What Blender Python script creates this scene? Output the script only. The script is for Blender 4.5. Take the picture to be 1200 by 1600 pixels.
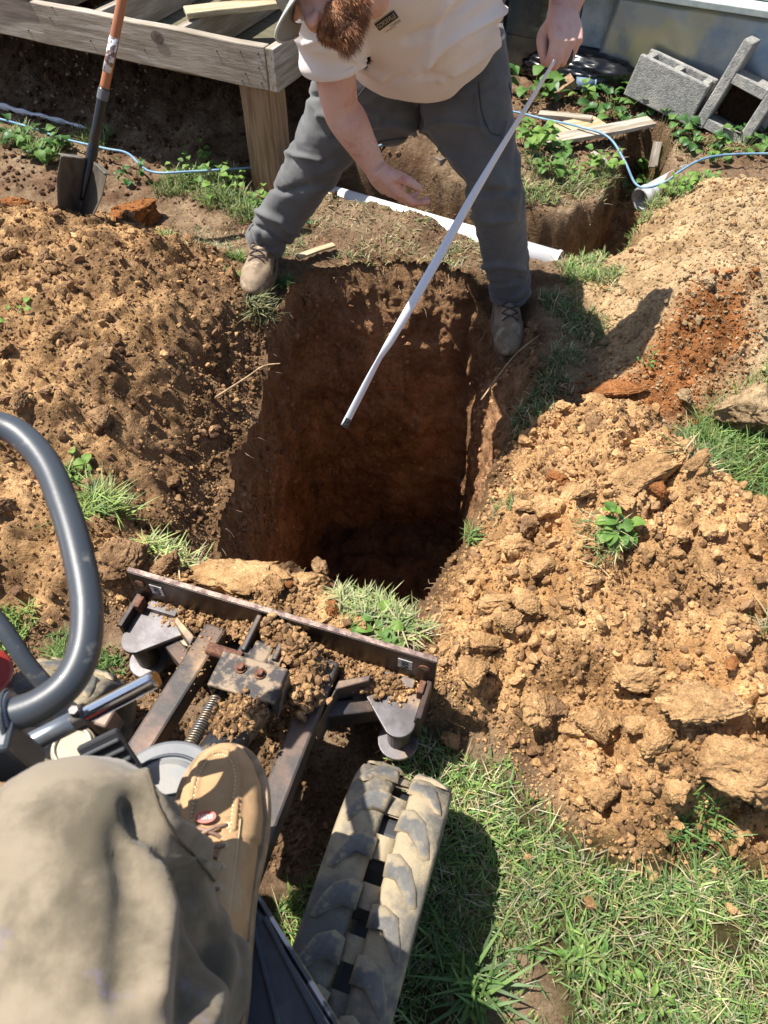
import bpy, bmesh, math, random
import numpy as np
from mathutils import Vector, Matrix, Quaternion

for o in list(bpy.data.objects): bpy.data.objects.remove(o)
scene = bpy.context.scene
COL = scene.collection
random.seed(7); RNG = np.random.default_rng(7)

# ------------------------------------------------------------ camera, sky, sun, exposure
CAM_H = 1.7; PITCH = math.radians(52); FPX = 1142.0
cam = bpy.data.cameras.new('camera'); camo = bpy.data.objects.new('camera', cam); COL.objects.link(camo)
camo.location = (0, 0, CAM_H); camo.rotation_euler = (math.radians(90) - PITCH, 0, 0)
cam.sensor_fit = 'VERTICAL'; cam.sensor_height = 24; cam.lens = 24 * FPX / 1600
cam.clip_start = 0.02; cam.clip_end = 500
cam.dof.use_dof = True; cam.dof.focus_distance = 2.3; cam.dof.aperture_fstop = 5.0
scene.camera = camo

SHIFT = Vector((0.48, -0.15, -1.0))            # how far a shadow travels per metre of height
world = bpy.data.worlds.new('World'); scene.world = world; world.use_nodes = True
wn = world.node_tree; bg = wn.nodes['Background']
sky = wn.nodes.new('ShaderNodeTexSky'); sky.sky_type = 'NISHITA'; sky.sun_disc = False
sky.sun_elevation = math.atan2(1.0, math.hypot(0.48, 0.15)); sky.sun_rotation = math.atan2(-0.48, 0.15)
sky.air_density = 1.0; sky.dust_density = 1.2; sky.ozone_density = 1.0
wn.links.new(sky.outputs[0], bg.inputs[0]); bg.inputs[1].default_value = 0.085
sun = bpy.data.lights.new('sun', 'SUN'); sun.energy = 5.0; sun.angle = math.radians(0.5); sun.color = (1.0, 0.945, 0.87)
suno = bpy.data.objects.new('sun', sun); COL.objects.link(suno); suno.location = (-3, 1, 6)
suno.rotation_euler = SHIFT.to_track_quat('-Z', 'Y').to_euler()
scene.view_settings.view_transform = 'Standard'; scene.view_settings.look = 'None'
scene.view_settings.exposure = 0.88; scene.view_settings.gamma = 1; scene.view_settings.use_curve_mapping = False
try:
    scene.cycles.max_bounces = 6; scene.cycles.use_denoising = True
except Exception: pass

# ------------------------------------------------------------ helpers
_c, _s = math.cos(PITCH), math.sin(PITCH)
def W(px, py, z=None, y=None, t=None):
    """place in the world that the photograph shows at a pixel, at height z, distance y or depth t"""
    a = (px - 600) / FPX; b = (800 - py) / FPX
    d = Vector((a, _c + b * _s, -_s + b * _c))
    if z is not None: t = (z - CAM_H) / d.z
    elif y is not None: t = y / d.y
    return Vector((0, 0, CAM_H)) + d * t

def _hash(ix, iy, iz, seed):
    h = (ix.astype(np.int64) * 374761393 + iy.astype(np.int64) * 668265263 + iz.astype(np.int64) * 1274126177 + seed * 974711) & 0x7fffffff
    h = (h ^ (h >> 13)) * 1103515245 & 0x7fffffff
    h = (h ^ (h >> 16)) * 69069 & 0x7fffffff
    return ((h ^ (h >> 11)) & 0xffffff) / float(0x1000000)
def vnoise(x, y, z=0.0, seed=0):
    """value noise, -1..1"""
    x = np.asarray(x, float); y = np.asarray(y, float); z = np.asarray(z, float) + np.zeros_like(x)
    ix, iy, iz = np.floor(x), np.floor(y), np.floor(z)
    fx, fy, fz = x - ix, y - iy, z - iz
    fx, fy, fz = [f * f * f * (f * (f * 6 - 15) + 10) for f in (fx, fy, fz)]
    r = 0
    for dx in (0, 1):
        for dy in (0, 1):
            for dz in (0, 1):
                w = (fx if dx else 1 - fx) * (fy if dy else 1 - fy) * (fz if dz else 1 - fz)
                r = r + w * _hash(ix + dx, iy + dy, iz + dz, seed)
    return r * 2 - 1
def fbm(x, y, z=0.0, seed=0, oct=4, gain=.5, lac=2.03):
    a, s, t = 1.0, 0, 0
    for i in range(oct):
        s = s + a * vnoise(x * lac ** i + i * 7.3, y * lac ** i - i * 3.1, np.asarray(z) * lac ** i, seed + i * 17); t += a; a *= gain
    return s / t
def domes(x, y, cell, seed, dens=.8):
    """height of hemispherical lumps scattered one per cell, 0..1"""
    gx, gy = x / cell, y / cell
    ix, iy = np.floor(gx), np.floor(gy)
    best = np.zeros_like(x)
    for dx in (-1, 0, 1):
        for dy in (-1, 0, 1):
            jx, jy = ix + dx, iy + dy; zz = np.zeros_like(jx)
            cx = jx + .15 + .7 * _hash(jx, jy, zz, seed); cy = jy + .15 + .7 * _hash(jx, jy, zz, seed + 1)
            r = .35 + .5 * _hash(jx, jy, zz, seed + 2); on = _hash(jx, jy, zz, seed + 3) < dens
            an = _hash(jx, jy, zz, seed + 4) * 3.14; st = 1 + .5 * _hash(jx, jy, zz, seed + 5)
            ux = (gx - cx) * np.cos(an) + (gy - cy) * np.sin(an); uy = -(gx - cx) * np.sin(an) + (gy - cy) * np.cos(an)
            d2 = (ux * ux * st + uy * uy / st) / (r * r)
            best = np.maximum(best, np.where(on, r * np.sqrt(np.clip(1 - d2, 0, 1)), 0))
    return best / .85
def sstep(x, a, b):
    t = np.clip((x - a) / (b - a), 0, 1); return t * t * (3 - 2 * t)
def poly_sdf(x, y, P):
    """signed distance to a polygon, negative inside"""
    P = np.asarray(P, float); d = np.full(x.shape, 1e9); ins = np.zeros(x.shape, bool); n = len(P)
    for i in range(n):
        a, b = P[i], P[(i + 1) % n]; e = b - a; wx, wy = x - a[0], y - a[1]
        t = np.clip((wx * e[0] + wy * e[1]) / (e @ e), 0, 1)
        d = np.minimum(d, np.hypot(wx - t * e[0], wy - t * e[1]))
        if a[1] != b[1]:
            c = ((a[1] > y) != (b[1] > y)) & (x < (b[0] - a[0]) * (y - a[1]) / (b[1] - a[1]) + a[0]); ins ^= c
    return np.where(ins, -d, d)
def line_dist(x, y, L):
    L = np.asarray(L, float); d = np.full(np.shape(x), 1e9)
    for a, b in zip(L[:-1], L[1:]):
        e = b - a; wx, wy = x - a[0], y - a[1]; t = np.clip((wx * e[0] + wy * e[1]) / (e @ e), 0, 1)
        d = np.minimum(d, np.hypot(wx - t * e[0], wy - t * e[1]))
    return d

# ---- materials
def lk(nt, a, b): nt.links.new(a, b)
def mat(name, col, rough=.6, metal=0.0, noise=None, col2=None, nscale=20, ndetail=4, bump=0, bscale=80, bdist=.002,
        spec=.5, col3=None, n3=4, attr=None, trans=None, stretch=None, lo=.4, hi=.6, coat=0, sheen=0, sss=0, lo3=.52, hi3=.66, bdetail=5, alpha=None):
    m = bpy.data.materials.new(name); m.use_nodes = True; nt = m.node_tree; N = nt.nodes; p = N['Principled BSDF']
    p.inputs['Base Color'].default_value = (*col, 1); p.inputs['Roughness'].default_value = rough; p.inputs['Metallic'].default_value = metal
    p.inputs['Specular IOR Level'].default_value = spec; p.inputs['Coat Weight'].default_value = coat
    p.inputs['Sheen Weight'].default_value = sheen
    if sss:
        p.inputs['Subsurface Weight'].default_value = sss; p.inputs['Subsurface Radius'].default_value = (.012, .005, .003); p.inputs['Subsurface Scale'].default_value = .6
    tc = N.new('ShaderNodeTexCoord'); co = tc.outputs['Object']
    if stretch:
        mp = N.new('ShaderNodeMapping'); mp.inputs['Scale'].default_value = stretch[:3]
        if len(stretch) > 3: mp.inputs['Rotation'].default_value = stretch[3:]
        lk(nt, co, mp.inputs[0]); co = mp.outputs[0]
    src = None
    if attr:
        at = N.new('ShaderNodeAttribute'); at.attribute_name = attr; src = at.outputs['Color']
    def noise_fac(sc, det, a, b, off=0):
        n = N.new('ShaderNodeTexNoise'); n.inputs['Scale'].default_value = sc; n.inputs['Detail'].default_value = det; n.inputs['Roughness'].default_value = .6
        if off:
            mo = N.new('ShaderNodeVectorMath'); mo.operation = 'ADD'; mo.inputs[1].default_value = (off, off, off); lk(nt, co, mo.inputs[0]); lk(nt, mo.outputs[0], n.inputs['Vector'])
        else: lk(nt, co, n.inputs['Vector'])
        r = N.new('ShaderNodeMapRange'); r.interpolation_type = 'SMOOTHSTEP'; r.inputs['From Min'].default_value = a; r.inputs['From Max'].default_value = b
        lk(nt, n.outputs['Fac'], r.inputs['Value']); return r.outputs['Result']
    if col2 is not None:
        mx = N.new('ShaderNodeMix'); mx.data_type = 'RGBA'
        if src is not None and attr:
            lk(nt, src, mx.inputs['A'])
        else: mx.inputs['A'].default_value = (*col, 1)
        if attr:   # second tone is relative to the surface's own colour
            ml = N.new('ShaderNodeMix'); ml.data_type = 'RGBA'; ml.blend_type = 'MULTIPLY'; ml.inputs['Factor'].default_value = 1
            lk(nt, src, ml.inputs['A']); ml.inputs['B'].default_value = (*col2, 1); lk(nt, ml.outputs['Result'], mx.inputs['B'])
        else: mx.inputs['B'].default_value = (*col2, 1)
        lk(nt, noise_fac(nscale, ndetail, lo, hi), mx.inputs['Factor']); src = mx.outputs['Result']
    if col3 is not None:
        mx = N.new('ShaderNodeMix'); mx.data_type = 'RGBA'
        lk(nt, src, mx.inputs['A']) if src is not None else setattr(mx.inputs['A'], 'default_value', (*col, 1))
        mx.inputs['B'].default_value = (*col3, 1)
        lk(nt, noise_fac(n3, 5, lo3, hi3, 3.7), mx.inputs['Factor']); src = mx.outputs['Result']
    if src is not None: lk(nt, src, p.inputs['Base Color'])
    if bump:
        n = N.new('ShaderNodeTexNoise'); n.inputs['Scale'].default_value = bscale; n.inputs['Detail'].default_value = bdetail; n.inputs['Roughness'].default_value = .65
        lk(nt, co, n.inputs['Vector'])
        b = N.new('ShaderNodeBump'); b.inputs['Strength'].default_value = bump; b.inputs['Distance'].default_value = bdist
        lk(nt, n.outputs['Fac'], b.inputs['Height']); lk(nt, b.outputs[0], p.inputs['Normal'])
    if trans:
        t = N.new('ShaderNodeBsdfTranslucent'); lk(nt, src, t.inputs[0]) if src is not None else setattr(t.inputs[0], 'default_value', (*col, 1))
        ms = N.new('ShaderNodeMixShader'); ms.inputs[0].default_value = trans
        lk(nt, p.outputs[0], ms.inputs[1]); lk(nt, t.outputs[0], ms.inputs[2]); lk(nt, ms.outputs[0], N['Material Output'].inputs[0])
    return m

def soil(name, col=None, attr=None, bump=.95, dist=.007, sc=1.0):
    """crumbly clay: large blotches, grain, dark pores, fine lumps in the relief"""
    m = bpy.data.materials.new(name); m.use_nodes = True; nt = m.node_tree; N = nt.nodes; p = N['Principled BSDF']
    p.inputs['Roughness'].default_value = .95; p.inputs['Specular IOR Level'].default_value = .12
    if attr:
        at = N.new('ShaderNodeAttribute'); at.attribute_name = attr; base = at.outputs['Color']
    else:
        rg = N.new('ShaderNodeRGB'); rg.outputs[0].default_value = (*col, 1); base = rg.outputs[0]
    g = N.new('ShaderNodeNewGeometry'); co = g.outputs['Position']
    def nz(s, d=4, r=.6):
        n = N.new('ShaderNodeTexNoise'); n.inputs['Scale'].default_value = s * sc; n.inputs['Detail'].default_value = d; n.inputs['Roughness'].default_value = r
        lk(nt, co, n.inputs['Vector']); return n.outputs['Fac']
    def mul(colsock, fac, a, b, ca, cb):
        r = N.new('ShaderNodeMapRange'); r.inputs['From Min'].default_value = a; r.inputs['From Max'].default_value = b; lk(nt, fac, r.inputs['Value'])
        cr = N.new('ShaderNodeMix'); cr.data_type = 'RGBA'; cr.inputs['A'].default_value = (*ca, 1); cr.inputs['B'].default_value = (*cb, 1); lk(nt, r.outputs[0], cr.inputs['Factor'])
        ml = N.new('ShaderNodeMix'); ml.data_type = 'RGBA'; ml.blend_type = 'MULTIPLY'; ml.inputs['Factor'].default_value = 1
        lk(nt, colsock, ml.inputs['A']); lk(nt, cr.outputs['Result'], ml.inputs['B']); return ml.outputs['Result']
    c = mul(base, nz(9, 5), .35, .68, (.62, .56, .5), (1.25, 1.2, 1.15))
    c = mul(c, nz(55, 4, .7), .3, .7, (.72, .66, .6), (1.22, 1.22, 1.2))
    c = mul(c, nz(260, 2), .3, .7, (.72, .7, .68), (1.2, 1.2, 1.22))
    lk(nt, c, p.inputs['Base Color'])
    v = N.new('ShaderNodeTexVoronoi'); v.inputs['Scale'].default_value = 75 * sc; lk(nt, co, v.inputs['Vector'])
    v2 = N.new('ShaderNodeTexVoronoi'); v2.inputs['Scale'].default_value = 190 * sc; lk(nt, co, v2.inputs['Vector'])
    def ma(op, a, b):
        x = N.new('ShaderNodeMath'); x.operation = op
        for i, q in enumerate((a, b)):
            if isinstance(q, (int, float)): x.inputs[i].default_value = q
            else: lk(nt, q, x.inputs[i])
        return x.outputs[0]
    h = ma('ADD', ma('MULTIPLY', v.outputs['Distance'], -.6), ma('MULTIPLY', v2.outputs['Distance'], -.3))
    h = ma('ADD', h, ma('MULTIPLY', nz(120, 6, .8), 1.4)); h = ma('ADD', h, ma('MULTIPLY', nz(34, 3, .6), 1.2))
    b = N.new('ShaderNodeBump'); b.inputs['Strength'].default_value = bump; b.inputs['Distance'].default_value = dist
    lk(nt, h, b.inputs['Height']); lk(nt, b.outputs[0], p.inputs['Normal'])
    return m

# ---- mesh builders
class MB:
    def __init__(s): s.v = []; s.f = []
    def add(s, v, f):
        o = len(s.v); s.v += [tuple(p) for p in v]; s.f += [tuple(i + o for i in q) for q in f]; return s
    def box(s, c, size, rot=None):
        hx, hy, hz = [q / 2 for q in size]; R = rot if rot is not None else Matrix.Identity(3)
        vs = [Vector(c) + R @ Vector((x, y, z)) for x in (-hx, hx) for y in (-hy, hy) for z in (-hz, hz)]
        return s.add(vs, [(0, 1, 3, 2), (4, 6, 7, 5), (0, 4, 5, 1), (2, 3, 7, 6), (0, 2, 6, 4), (1, 5, 7, 3)])
    def beam(s, a, b, w, h, up=(0, 0, 1)):
        a, b = Vector(a), Vector(b); d = (b - a); L = d.length; d.normalize(); r = d.cross(Vector(up)).normalized(); u = r.cross(d)
        return s.box((a + b) / 2, (w, L, h), Matrix((r, d, u)).transposed())
    def prism(s, pts, z0, z1):
        n = len(pts); v = [(x, y, z0) for x, y in pts] + [(x, y, z1) for x, y in pts]
        ar = sum(pts[i][0] * pts[(i + 1) % n][1] - pts[(i + 1) % n][0] * pts[i][1] for i in range(n))
        f = [tuple(range(n))[::-1], tuple(range(n, 2 * n))] + [(i, (i + 1) % n, n + (i + 1) % n, n + i) for i in range(n)]
        if ar < 0: f = [q[::-1] for q in f]
        return s.add(v, f)
    def tube(s, pts, rad, seg=12, ell=None, caps=True, up=None, disp=None, smooth=0):
        """swept tube; rad number or list; ell = list of (rx, ry) factors; disp(ringfrac, theta) -> metres"""
        pts = [Vector(p) for p in pts]
        if smooth: pts, rad, ell = resample(pts, rad, ell, smooth)
        n = len(pts); rad = [rad] * n if isinstance(rad, (int, float)) else rad
        vs = []; u = Vector(up) if up is not None else None
        for i in range(n):
            d = (pts[min(i + 1, n - 1)] - pts[max(i - 1, 0)])
            d = d.normalized() if d.length > 1e-9 else Vector((0, 0, 1))
            if u is None: u = d.orthogonal()
            r = d.cross(u).normalized() if up is None else d.cross(Vector(up)).normalized()
            uu = r.cross(d).normalized()
            if up is None: u = uu
            ex, ey = ell[i] if ell else (1, 1)
            for k in range(seg):
                th = 2 * math.pi * k / seg; R = rad[i]; q = disp(i / max(1, n - 1), th) if disp else 0
                vs.append(pts[i] + r * math.cos(th) * (R * ex + q) + uu * math.sin(th) * (R * ey + q))
        f = [(i * seg + k, i * seg + (k + 1) % seg, (i + 1) * seg + (k + 1) % seg, (i + 1) * seg + k) for i in range(n - 1) for k in range(seg)]
        if caps: f += [tuple(range(seg))[::-1], tuple((n - 1) * seg + k for k in range(seg))]
        return s.add(vs, f)
    def ball(s, c, r, sub=2, scale=(1, 1, 1), R=None):
        v, f = ico(sub); R = R if R is not None else Matrix.Identity(3)
        return s.add([Vector(c) + R @ Vector((p[0] * r * scale[0], p[1] * r * scale[1], p[2] * r * scale[2])) for p in v], f)
_ICO = {}
def ico(sub):
    if sub not in _ICO:
        bm = bmesh.new(); bmesh.ops.create_icosphere(bm, subdivisions=sub, radius=1)
        _ICO[sub] = ([tuple(v.co) for v in bm.verts], [tuple(v.index for v in f.verts) for f in bm.faces]); bm.free()
    return _ICO[sub]
def resample(pts, rad, ell, n):
    """Catmull-Rom through points (and radii)"""
    m = len(pts); rad = [rad] * m if isinstance(rad, (int, float)) else rad
    rows = [list(pts[i]) + [rad[i]] + (list(ell[i]) if ell else [1, 1]) for i in range(m)]
    P = np.array([rows[0]] + rows + [rows[-1]]); out = []
    for i in range(1, m):
        for k in range(n if i < m - 1 else n + 1):
            t = k / n; p0, p1, p2, p3 = P[i - 1], P[i], P[i + 1], P[i + 2]
            out.append(.5 * (2 * p1 + (p2 - p0) * t + (2 * p0 - 5 * p1 + 4 * p2 - p3) * t * t + (3 * p1 - p0 - 3 * p2 + p3) * t ** 3))
    return [Vector(o[:3]) for o in out], [float(o[3]) for o in out], [(o[4], o[5]) for o in out]

def fast_mesh(name, V, Fc, smooth=True, cols=None, colname='tint'):
    """V (n,3), Fc (m,3) or (m,4) numpy"""
    V = np.asarray(V, np.float32); Fc = np.asarray(Fc, np.int32); k = Fc.shape[1]
    me = bpy.data.meshes.new(name); me.vertices.add(len(V)); me.vertices.foreach_set('co', V.ravel())
    me.loops.add(Fc.size); me.loops.foreach_set('vertex_index', Fc.ravel())
    me.polygons.add(len(Fc)); me.polygons.foreach_set('loop_start', np.arange(0, Fc.size, k, dtype=np.int32))
    me.polygons.foreach_set('loop_total', np.full(len(Fc), k, np.int32))
    me.polygons.foreach_set('use_smooth', np.full(len(Fc), smooth))
    me.update(calc_edges=True)
    if cols is not None:
        a = me.color_attributes.new(colname, 'FLOAT_COLOR', 'POINT')
        c = np.ones((len(V), 4), np.float32); c[:, :3] = cols; a.data.foreach_set('color', c.ravel())
    return me
def link(name, me, m=None, parent=None):
    o = bpy.data.objects.new(name, me); COL.objects.link(o)
    if m is not None and me is not None:
        if not me.materials: me.materials.append(m)
    if parent is not None: o.parent = parent
    return o
def part(name, mb, m, parent=None, bevel=0, smooth=False, seg=2, angle=35):
    me = bpy.data.meshes.new(name); me.from_pydata(mb.v, [], mb.f); me.update()
    if smooth: me.polygons.foreach_set('use_smooth', [True] * len(me.polygons))
    o = link(name, me, m, parent)
    if bevel:
        b = o.modifiers.new('edge', 'BEVEL'); b.width = bevel; b.segments = seg; b.limit_method = 'ANGLE'; b.angle_limit = math.radians(angle)
    return o
def tag(o, label=None, cat=None, group=None, kind=None):
    if label: o['label'] = label
    if cat: o['category'] = cat
    if group: o['group'] = group
    if kind: o['kind'] = kind
    return o
def empty(name, loc=(0, 0, 0), rz=0, label=None, cat=None, group=None):
    o = bpy.data.objects.new(name, None); COL.objects.link(o); o.location = loc; o.rotation_euler = (0, 0, rz); o.empty_display_size = .1
    return tag(o, label, cat, group)
def bake(o, voxel, smooth=6, fac=.5, subdiv=0):
    """union of overlapping closed shells into one continuous skin"""
    r = o.modifiers.new('r', 'REMESH'); r.mode = 'VOXEL'; r.voxel_size = voxel
    if smooth:
        s_ = o.modifiers.new('s', 'SMOOTH'); s_.iterations = smooth; s_.factor = fac
    dg = bpy.context.evaluated_depsgraph_get(); e = o.evaluated_get(dg); me = bpy.data.meshes.new_from_object(e)
    o.modifiers.clear(); mats = [m for m in o.data.materials]; o.data = me
    if not me.materials:
        for m in mats: me.materials.append(m)
    me.polygons.foreach_set('use_smooth', [True] * len(me.polygons)); return o
def get_co(me):
    a = np.empty(len(me.vertices) * 3, np.float32); me.vertices.foreach_get('co', a); return a.reshape(-1, 3)
def get_no(me):
    a = np.empty(len(me.vertices) * 3, np.float32); me.vertices.foreach_get('normal', a); return a.reshape(-1, 3)
def set_co(me, a): me.vertices.foreach_set('co', np.asarray(a, np.float32).ravel()); me.update()
def paint(me, cols, name='tint'):
    a = me.color_attributes.new(name, 'FLOAT_COLOR', 'POINT'); c = np.ones((len(me.vertices), 4), np.float32); c[:, :3] = cols; a.data.foreach_set('color', c.ravel())
# ============================================================ THE GROUND
T_TAN = np.array([.59, .395, .205]); T_BROWN = np.array([.31, .205, .118]); T_DARK = np.array([.10, .062, .04]); T_PALE = np.array([.48, .38, .24])
T_RED = np.array([.36, .165, .065]); T_DRY = np.array([.36, .28, .19]); T_LAWN = np.array([.075, .07, .03]); T_PIT = np.array([.36, .22, .125])

RIM = [(-.385, 2.47), (-.30, 2.58), (-.18, 2.64), (.0, 2.66), (.18, 2.63), (.33, 2.57), (.40, 2.44), (.50, 2.33), (.565, 2.2), (.545, 2.0), (.47, 1.78), (.385, 1.58),
       (.30, 1.40), (.22, 1.22), (.15, 1.09), (.07, 1.0), (-.06, 1.03), (-.18, 1.07), (-.30, 1.13), (-.43, 1.16), (-.525, 1.25), (-.535, 1.42), (-.50, 1.65), (-.44, 1.9), (-.40, 2.2)]
def _wobble(P):
    P = np.array(P + [P[0]], float); seg = np.hypot(*(P[1:] - P[:-1]).T); s_ = np.concatenate([[0], np.cumsum(seg)]); q = np.linspace(0, s_[-1], 130, endpoint=False)
    R = np.stack([np.interp(q, s_, P[:, 0]), np.interp(q, s_, P[:, 1])], -1)
    for _ in range(2): R = .5 * R + .25 * (np.roll(R, 1, 0) + np.roll(R, -1, 0))
    c = R - R.mean(0); c /= np.linalg.norm(c, axis=1)[:, None]; a = np.arange(130) / 130 * 2 * np.pi
    n_ = .045 * fbm(np.cos(a) * 2.2, np.sin(a) * 2.2, 0, 881, 2) + .030 * fbm(np.cos(a) * 9, np.sin(a) * 9, 0, 882, 3)
    return [tuple(p) for p in R + c * n_[:, None]]
RIM = _wobble(RIM)
TR1 = [(-1.0, 3.62), (-.5, 3.38), (-.2, 3.2), (.3, 2.99), (.66, 2.80), (.90, 2.77)]           # trench with the white pipe
TR2 = [(.86, 2.80), (1.05, 3.05), (1.22, 3.42), (1.34, 3.75)]                                   # trench running up to the foundation
SPOIL_R = [(.12, .98), (.27, 1.27), (.40, 1.58), (.52, 1.78), (.80, 1.74), (1.0, 1.50), (1.14, 1.26), (1.5, 1.05), (1.2, .35), (.92, .28), (.70, .40), (.52, .36), (.40, .46), (.31, .60), (.16, .68), (.10, .82)]
SPOIL_RB = [(.72, 2.45), (.93, 2.72), (1.12, 3.0), (1.35, 3.22), (2.3, 3.1), (2.3, 1.7), (1.25, 1.8), (1.0, 1.65), (.72, 1.78), (.72, 2.1)]
SPOIL_L = [(-.46, 2.35), (-.62, 2.62), (-.95, 2.88), (-1.3, 3.0), (-2.3, 3.1), (-2.4, 1.0), (-1.4, .6), (-.80, .95), (-.62, 1.1), (-.56, 1.35), (-.5, 1.8)]
RED_BOX = [tuple(W(a, b, z=.14))[:2] for a, b in ((1040, 505), (1085, 455), (1170, 460), (1192, 530), (1135, 580), (1105, 655), (985, 650), (905, 600), (925, 545), (1000, 540))]
GRASS_R = [(.98, 1.52), (1.02, 1.70), (1.25, 1.86), (1.9, 1.95), (1.9, 1.1), (1.10, 1.24)]

def ground(x, y, rough=1.0, want_col=False):
    x = np.asarray(x, float); y = np.asarray(y, float)
    w1 = x + .05 * fbm(x * 5, y * 5, 0, 11, 3); w2 = y + .05 * fbm(x * 5, y * 5, 0, 12, 3)
    z = .02 * fbm(x * 1.3, y * 1.3, 0, 3, 3)
    z = z + .055 * (1 - sstep(line_dist(x, y, [(-.42, 3.10), (-.05, 2.96), (.16, 2.86)]), .0, .13))
    # dark bank rising under the deck
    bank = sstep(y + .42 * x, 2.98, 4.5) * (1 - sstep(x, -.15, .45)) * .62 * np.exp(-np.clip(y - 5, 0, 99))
    z = z + bank
    z = z + .10 * (1 - sstep(line_dist(x, y, [(.0, 3.62), (.35, 3.42), (.6, 3.3)]), 0, .34))
    sL = poly_sdf(w1, w2, SPOIL_L); mL = sstep(-sL, -.03, .10)
    z = z + sstep(-sL, -.05, .42) * (.17 + .06 * fbm(x * 2.2, y * 2.2, 0, 21, 3)) * (1 - .5 * sstep(-x, 1.4, 2.4))
    sR = poly_sdf(w1, w2, SPOIL_R); mR = sstep(-sR, -.02, .06)
    z = z + sstep(-sR, -.03, .30) * (.23 + .06 * fbm(x * 2.6, y * 2.6, 0, 22, 3))
    sB = poly_sdf(w1, w2, SPOIL_RB); mB = sstep(-sB, -.02, .08)
    z = z + sstep(-sB, -.04, .45) * (.22 + .04 * fbm(x * 2, y * 2, 0, 23, 3))
    # low lip of clods between blade and pit
    lip = (1 - sstep(line_dist(w1, w2, [(-.75, 1.1), (-.5, 1.06), (-.28, 1.0), (-.08, .90), (.12, .80)]), .02, .15))
    z = z + lip * .09
    # trenches
    d1 = line_dist(w1, w2, TR1); d2 = line_dist(w1, w2, TR2)
    tr = np.maximum((1 - sstep(d1, .12, .175)) * sstep(x, -.9, -.25), (1 - sstep(d2, .07, .12)))
    tr_d = .26 + .05 * sstep(x, .1, .8)
    z = z - tr * tr_d
    # pit edge: loose shoulders falling in, the ledge under the boot
    sP = poly_sdf(w1, w2, RIM)
    leftside = sstep(-x, .25, .45) * (1 - sstep(y, 2.0, 2.3))
    z = z - (1 - sstep(sP, -.02, .12 + .16 * leftside)) * (.03 + .15 * leftside)
    ledge = np.exp(-(((x - .44) / .11) ** 2 + ((y - 2.36) / .17) ** 2) ** 1.5)
    z = z * (1 - ledge) + ledge * (-.17)
    red = sstep(-poly_sdf(w1, w2, RED_BOX), -.03, .08)
    m_soil = np.clip(mL + mR + mB + lip, 0, 1)
    dig = np.clip(tr + bank * 3 + (1 - sstep(sP, 0, .07)), 0, 1)
    if rough:
        j1, j2 = .014 * fbm(x * 30, y * 30, 0, 13, 3), .014 * fbm(x * 30, y * 30, 0, 14, 3)
        big = domes(w1 + j1, w2 + j2, .115, 31, .6); mid = domes(w1 + .3 + j1, w2 + j2, .052, 37, .75); sm = domes(w1 + j1 * .6, w2 + .7 + j2 * .6, .026, 41, .9)
        n1 = fbm(x * 14, y * 14, 0, 51, 4)
        hol = domes(w1 + .05 + j2, w2 + .31 + j1, .085, 47, .45)
        rR = mR * (.052 * big * (1 - .5 * sm) + .034 * mid + .015 * sm + .026 * n1 - .040 * hol)
        rB = mB * (1 - mR) * (.010 * big + .012 * mid + .010 * sm + .010 * n1)
        rL = mL * (.030 * big * (1 - .4 * sm) + .030 * mid + .018 * sm + .024 * n1 - .022 * hol)
        rl = lip * (.03 * big + .012 * mid + .006 * sm + .012 * n1) * (1 - mR) * (1 - mL)
        rd = np.clip(dig, 0, 1) * (1 - m_soil) * (.020 * mid + .014 * sm + .030 * n1)
        rg = (1 - m_soil) * (1 - dig) * (.008 * sm * sstep(y, .9, 1.6) + .006 * mid * sstep(y, 1.6, 2.6) + .016 * fbm(x * 9, y * 9, 0, 61, 5, .6))
        z = z + rough * (rR + rB + rL + rl + rd + rg)
    if not want_col: return z
    n = fbm(x * 3, y * 3, 0, 71, 4)[..., None]; n2 = fbm(x * 8, y * 8, 0, 72, 3)[..., None]
    def mx(a, b, t): return a * (1 - t) + b * t
    t3 = lambda q: np.clip(q, 0, 1)[..., None]
    lawn = sstep(-poly_sdf(x, y, [(.05, .95), (.1, .68), (.4, .5), (1.9, .6), (1.9, -2), (-2, -2), (-2, .6), (-.75, .8)]), -.05, .1) * sstep(-poly_sdf(w1, w2, [(-1.1, 1.0), (.1, .75), (.05, .5), (-.12, .3), (-1.1, .35)]) * -1, -.03, .05)
    c = mx(T_DRY * .8, T_DARK * 1.6, t3(.35 + .9 * n2[..., 0]))
    c = mx(c, T_LAWN, t3(lawn)); c = mx(c, T_DRY * .85, t3(sstep(-poly_sdf(w1, w2, [(.16, .36), (.3, .28), (.36, -.2), (.12, -.2)]), -.05, .02)))
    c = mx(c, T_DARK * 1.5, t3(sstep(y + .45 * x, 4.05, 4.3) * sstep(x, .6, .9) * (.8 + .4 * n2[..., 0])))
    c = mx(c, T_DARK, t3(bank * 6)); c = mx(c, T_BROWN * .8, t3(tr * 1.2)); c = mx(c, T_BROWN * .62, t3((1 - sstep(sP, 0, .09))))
    cl = mx(T_BROWN * 1.25, T_DARK * 2.0, t3(.45 + .75 * n[..., 0])); cl = mx(cl, T_TAN * .95, t3(.35 + 1.0 * n2[..., 0] + .6 * sstep(-x, .5, 1.1)))
    cl = cl * (.80 + .35 * n2); cl = mx(cl, T_BROWN * .80, t3(sstep(x + .12 * n[..., 0], -.95, -.5) * .85))
    c = mx(c, cl, t3(mL))
    cb = mx(T_PALE, T_TAN, t3(.25 + .5 * n[..., 0])); cb = mx(cb, T_RED, t3(red)); c = mx(c, cb, t3(mB))
    cr = mx(T_TAN, T_TAN * np.array([1.10, 1.0, .88]), t3(.4 + n[..., 0])); cr = mx(cr, T_BROWN * 1.1, t3(-.15 + 1.2 * n2[..., 0])); c = mx(c, cr, t3(mR))
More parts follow.
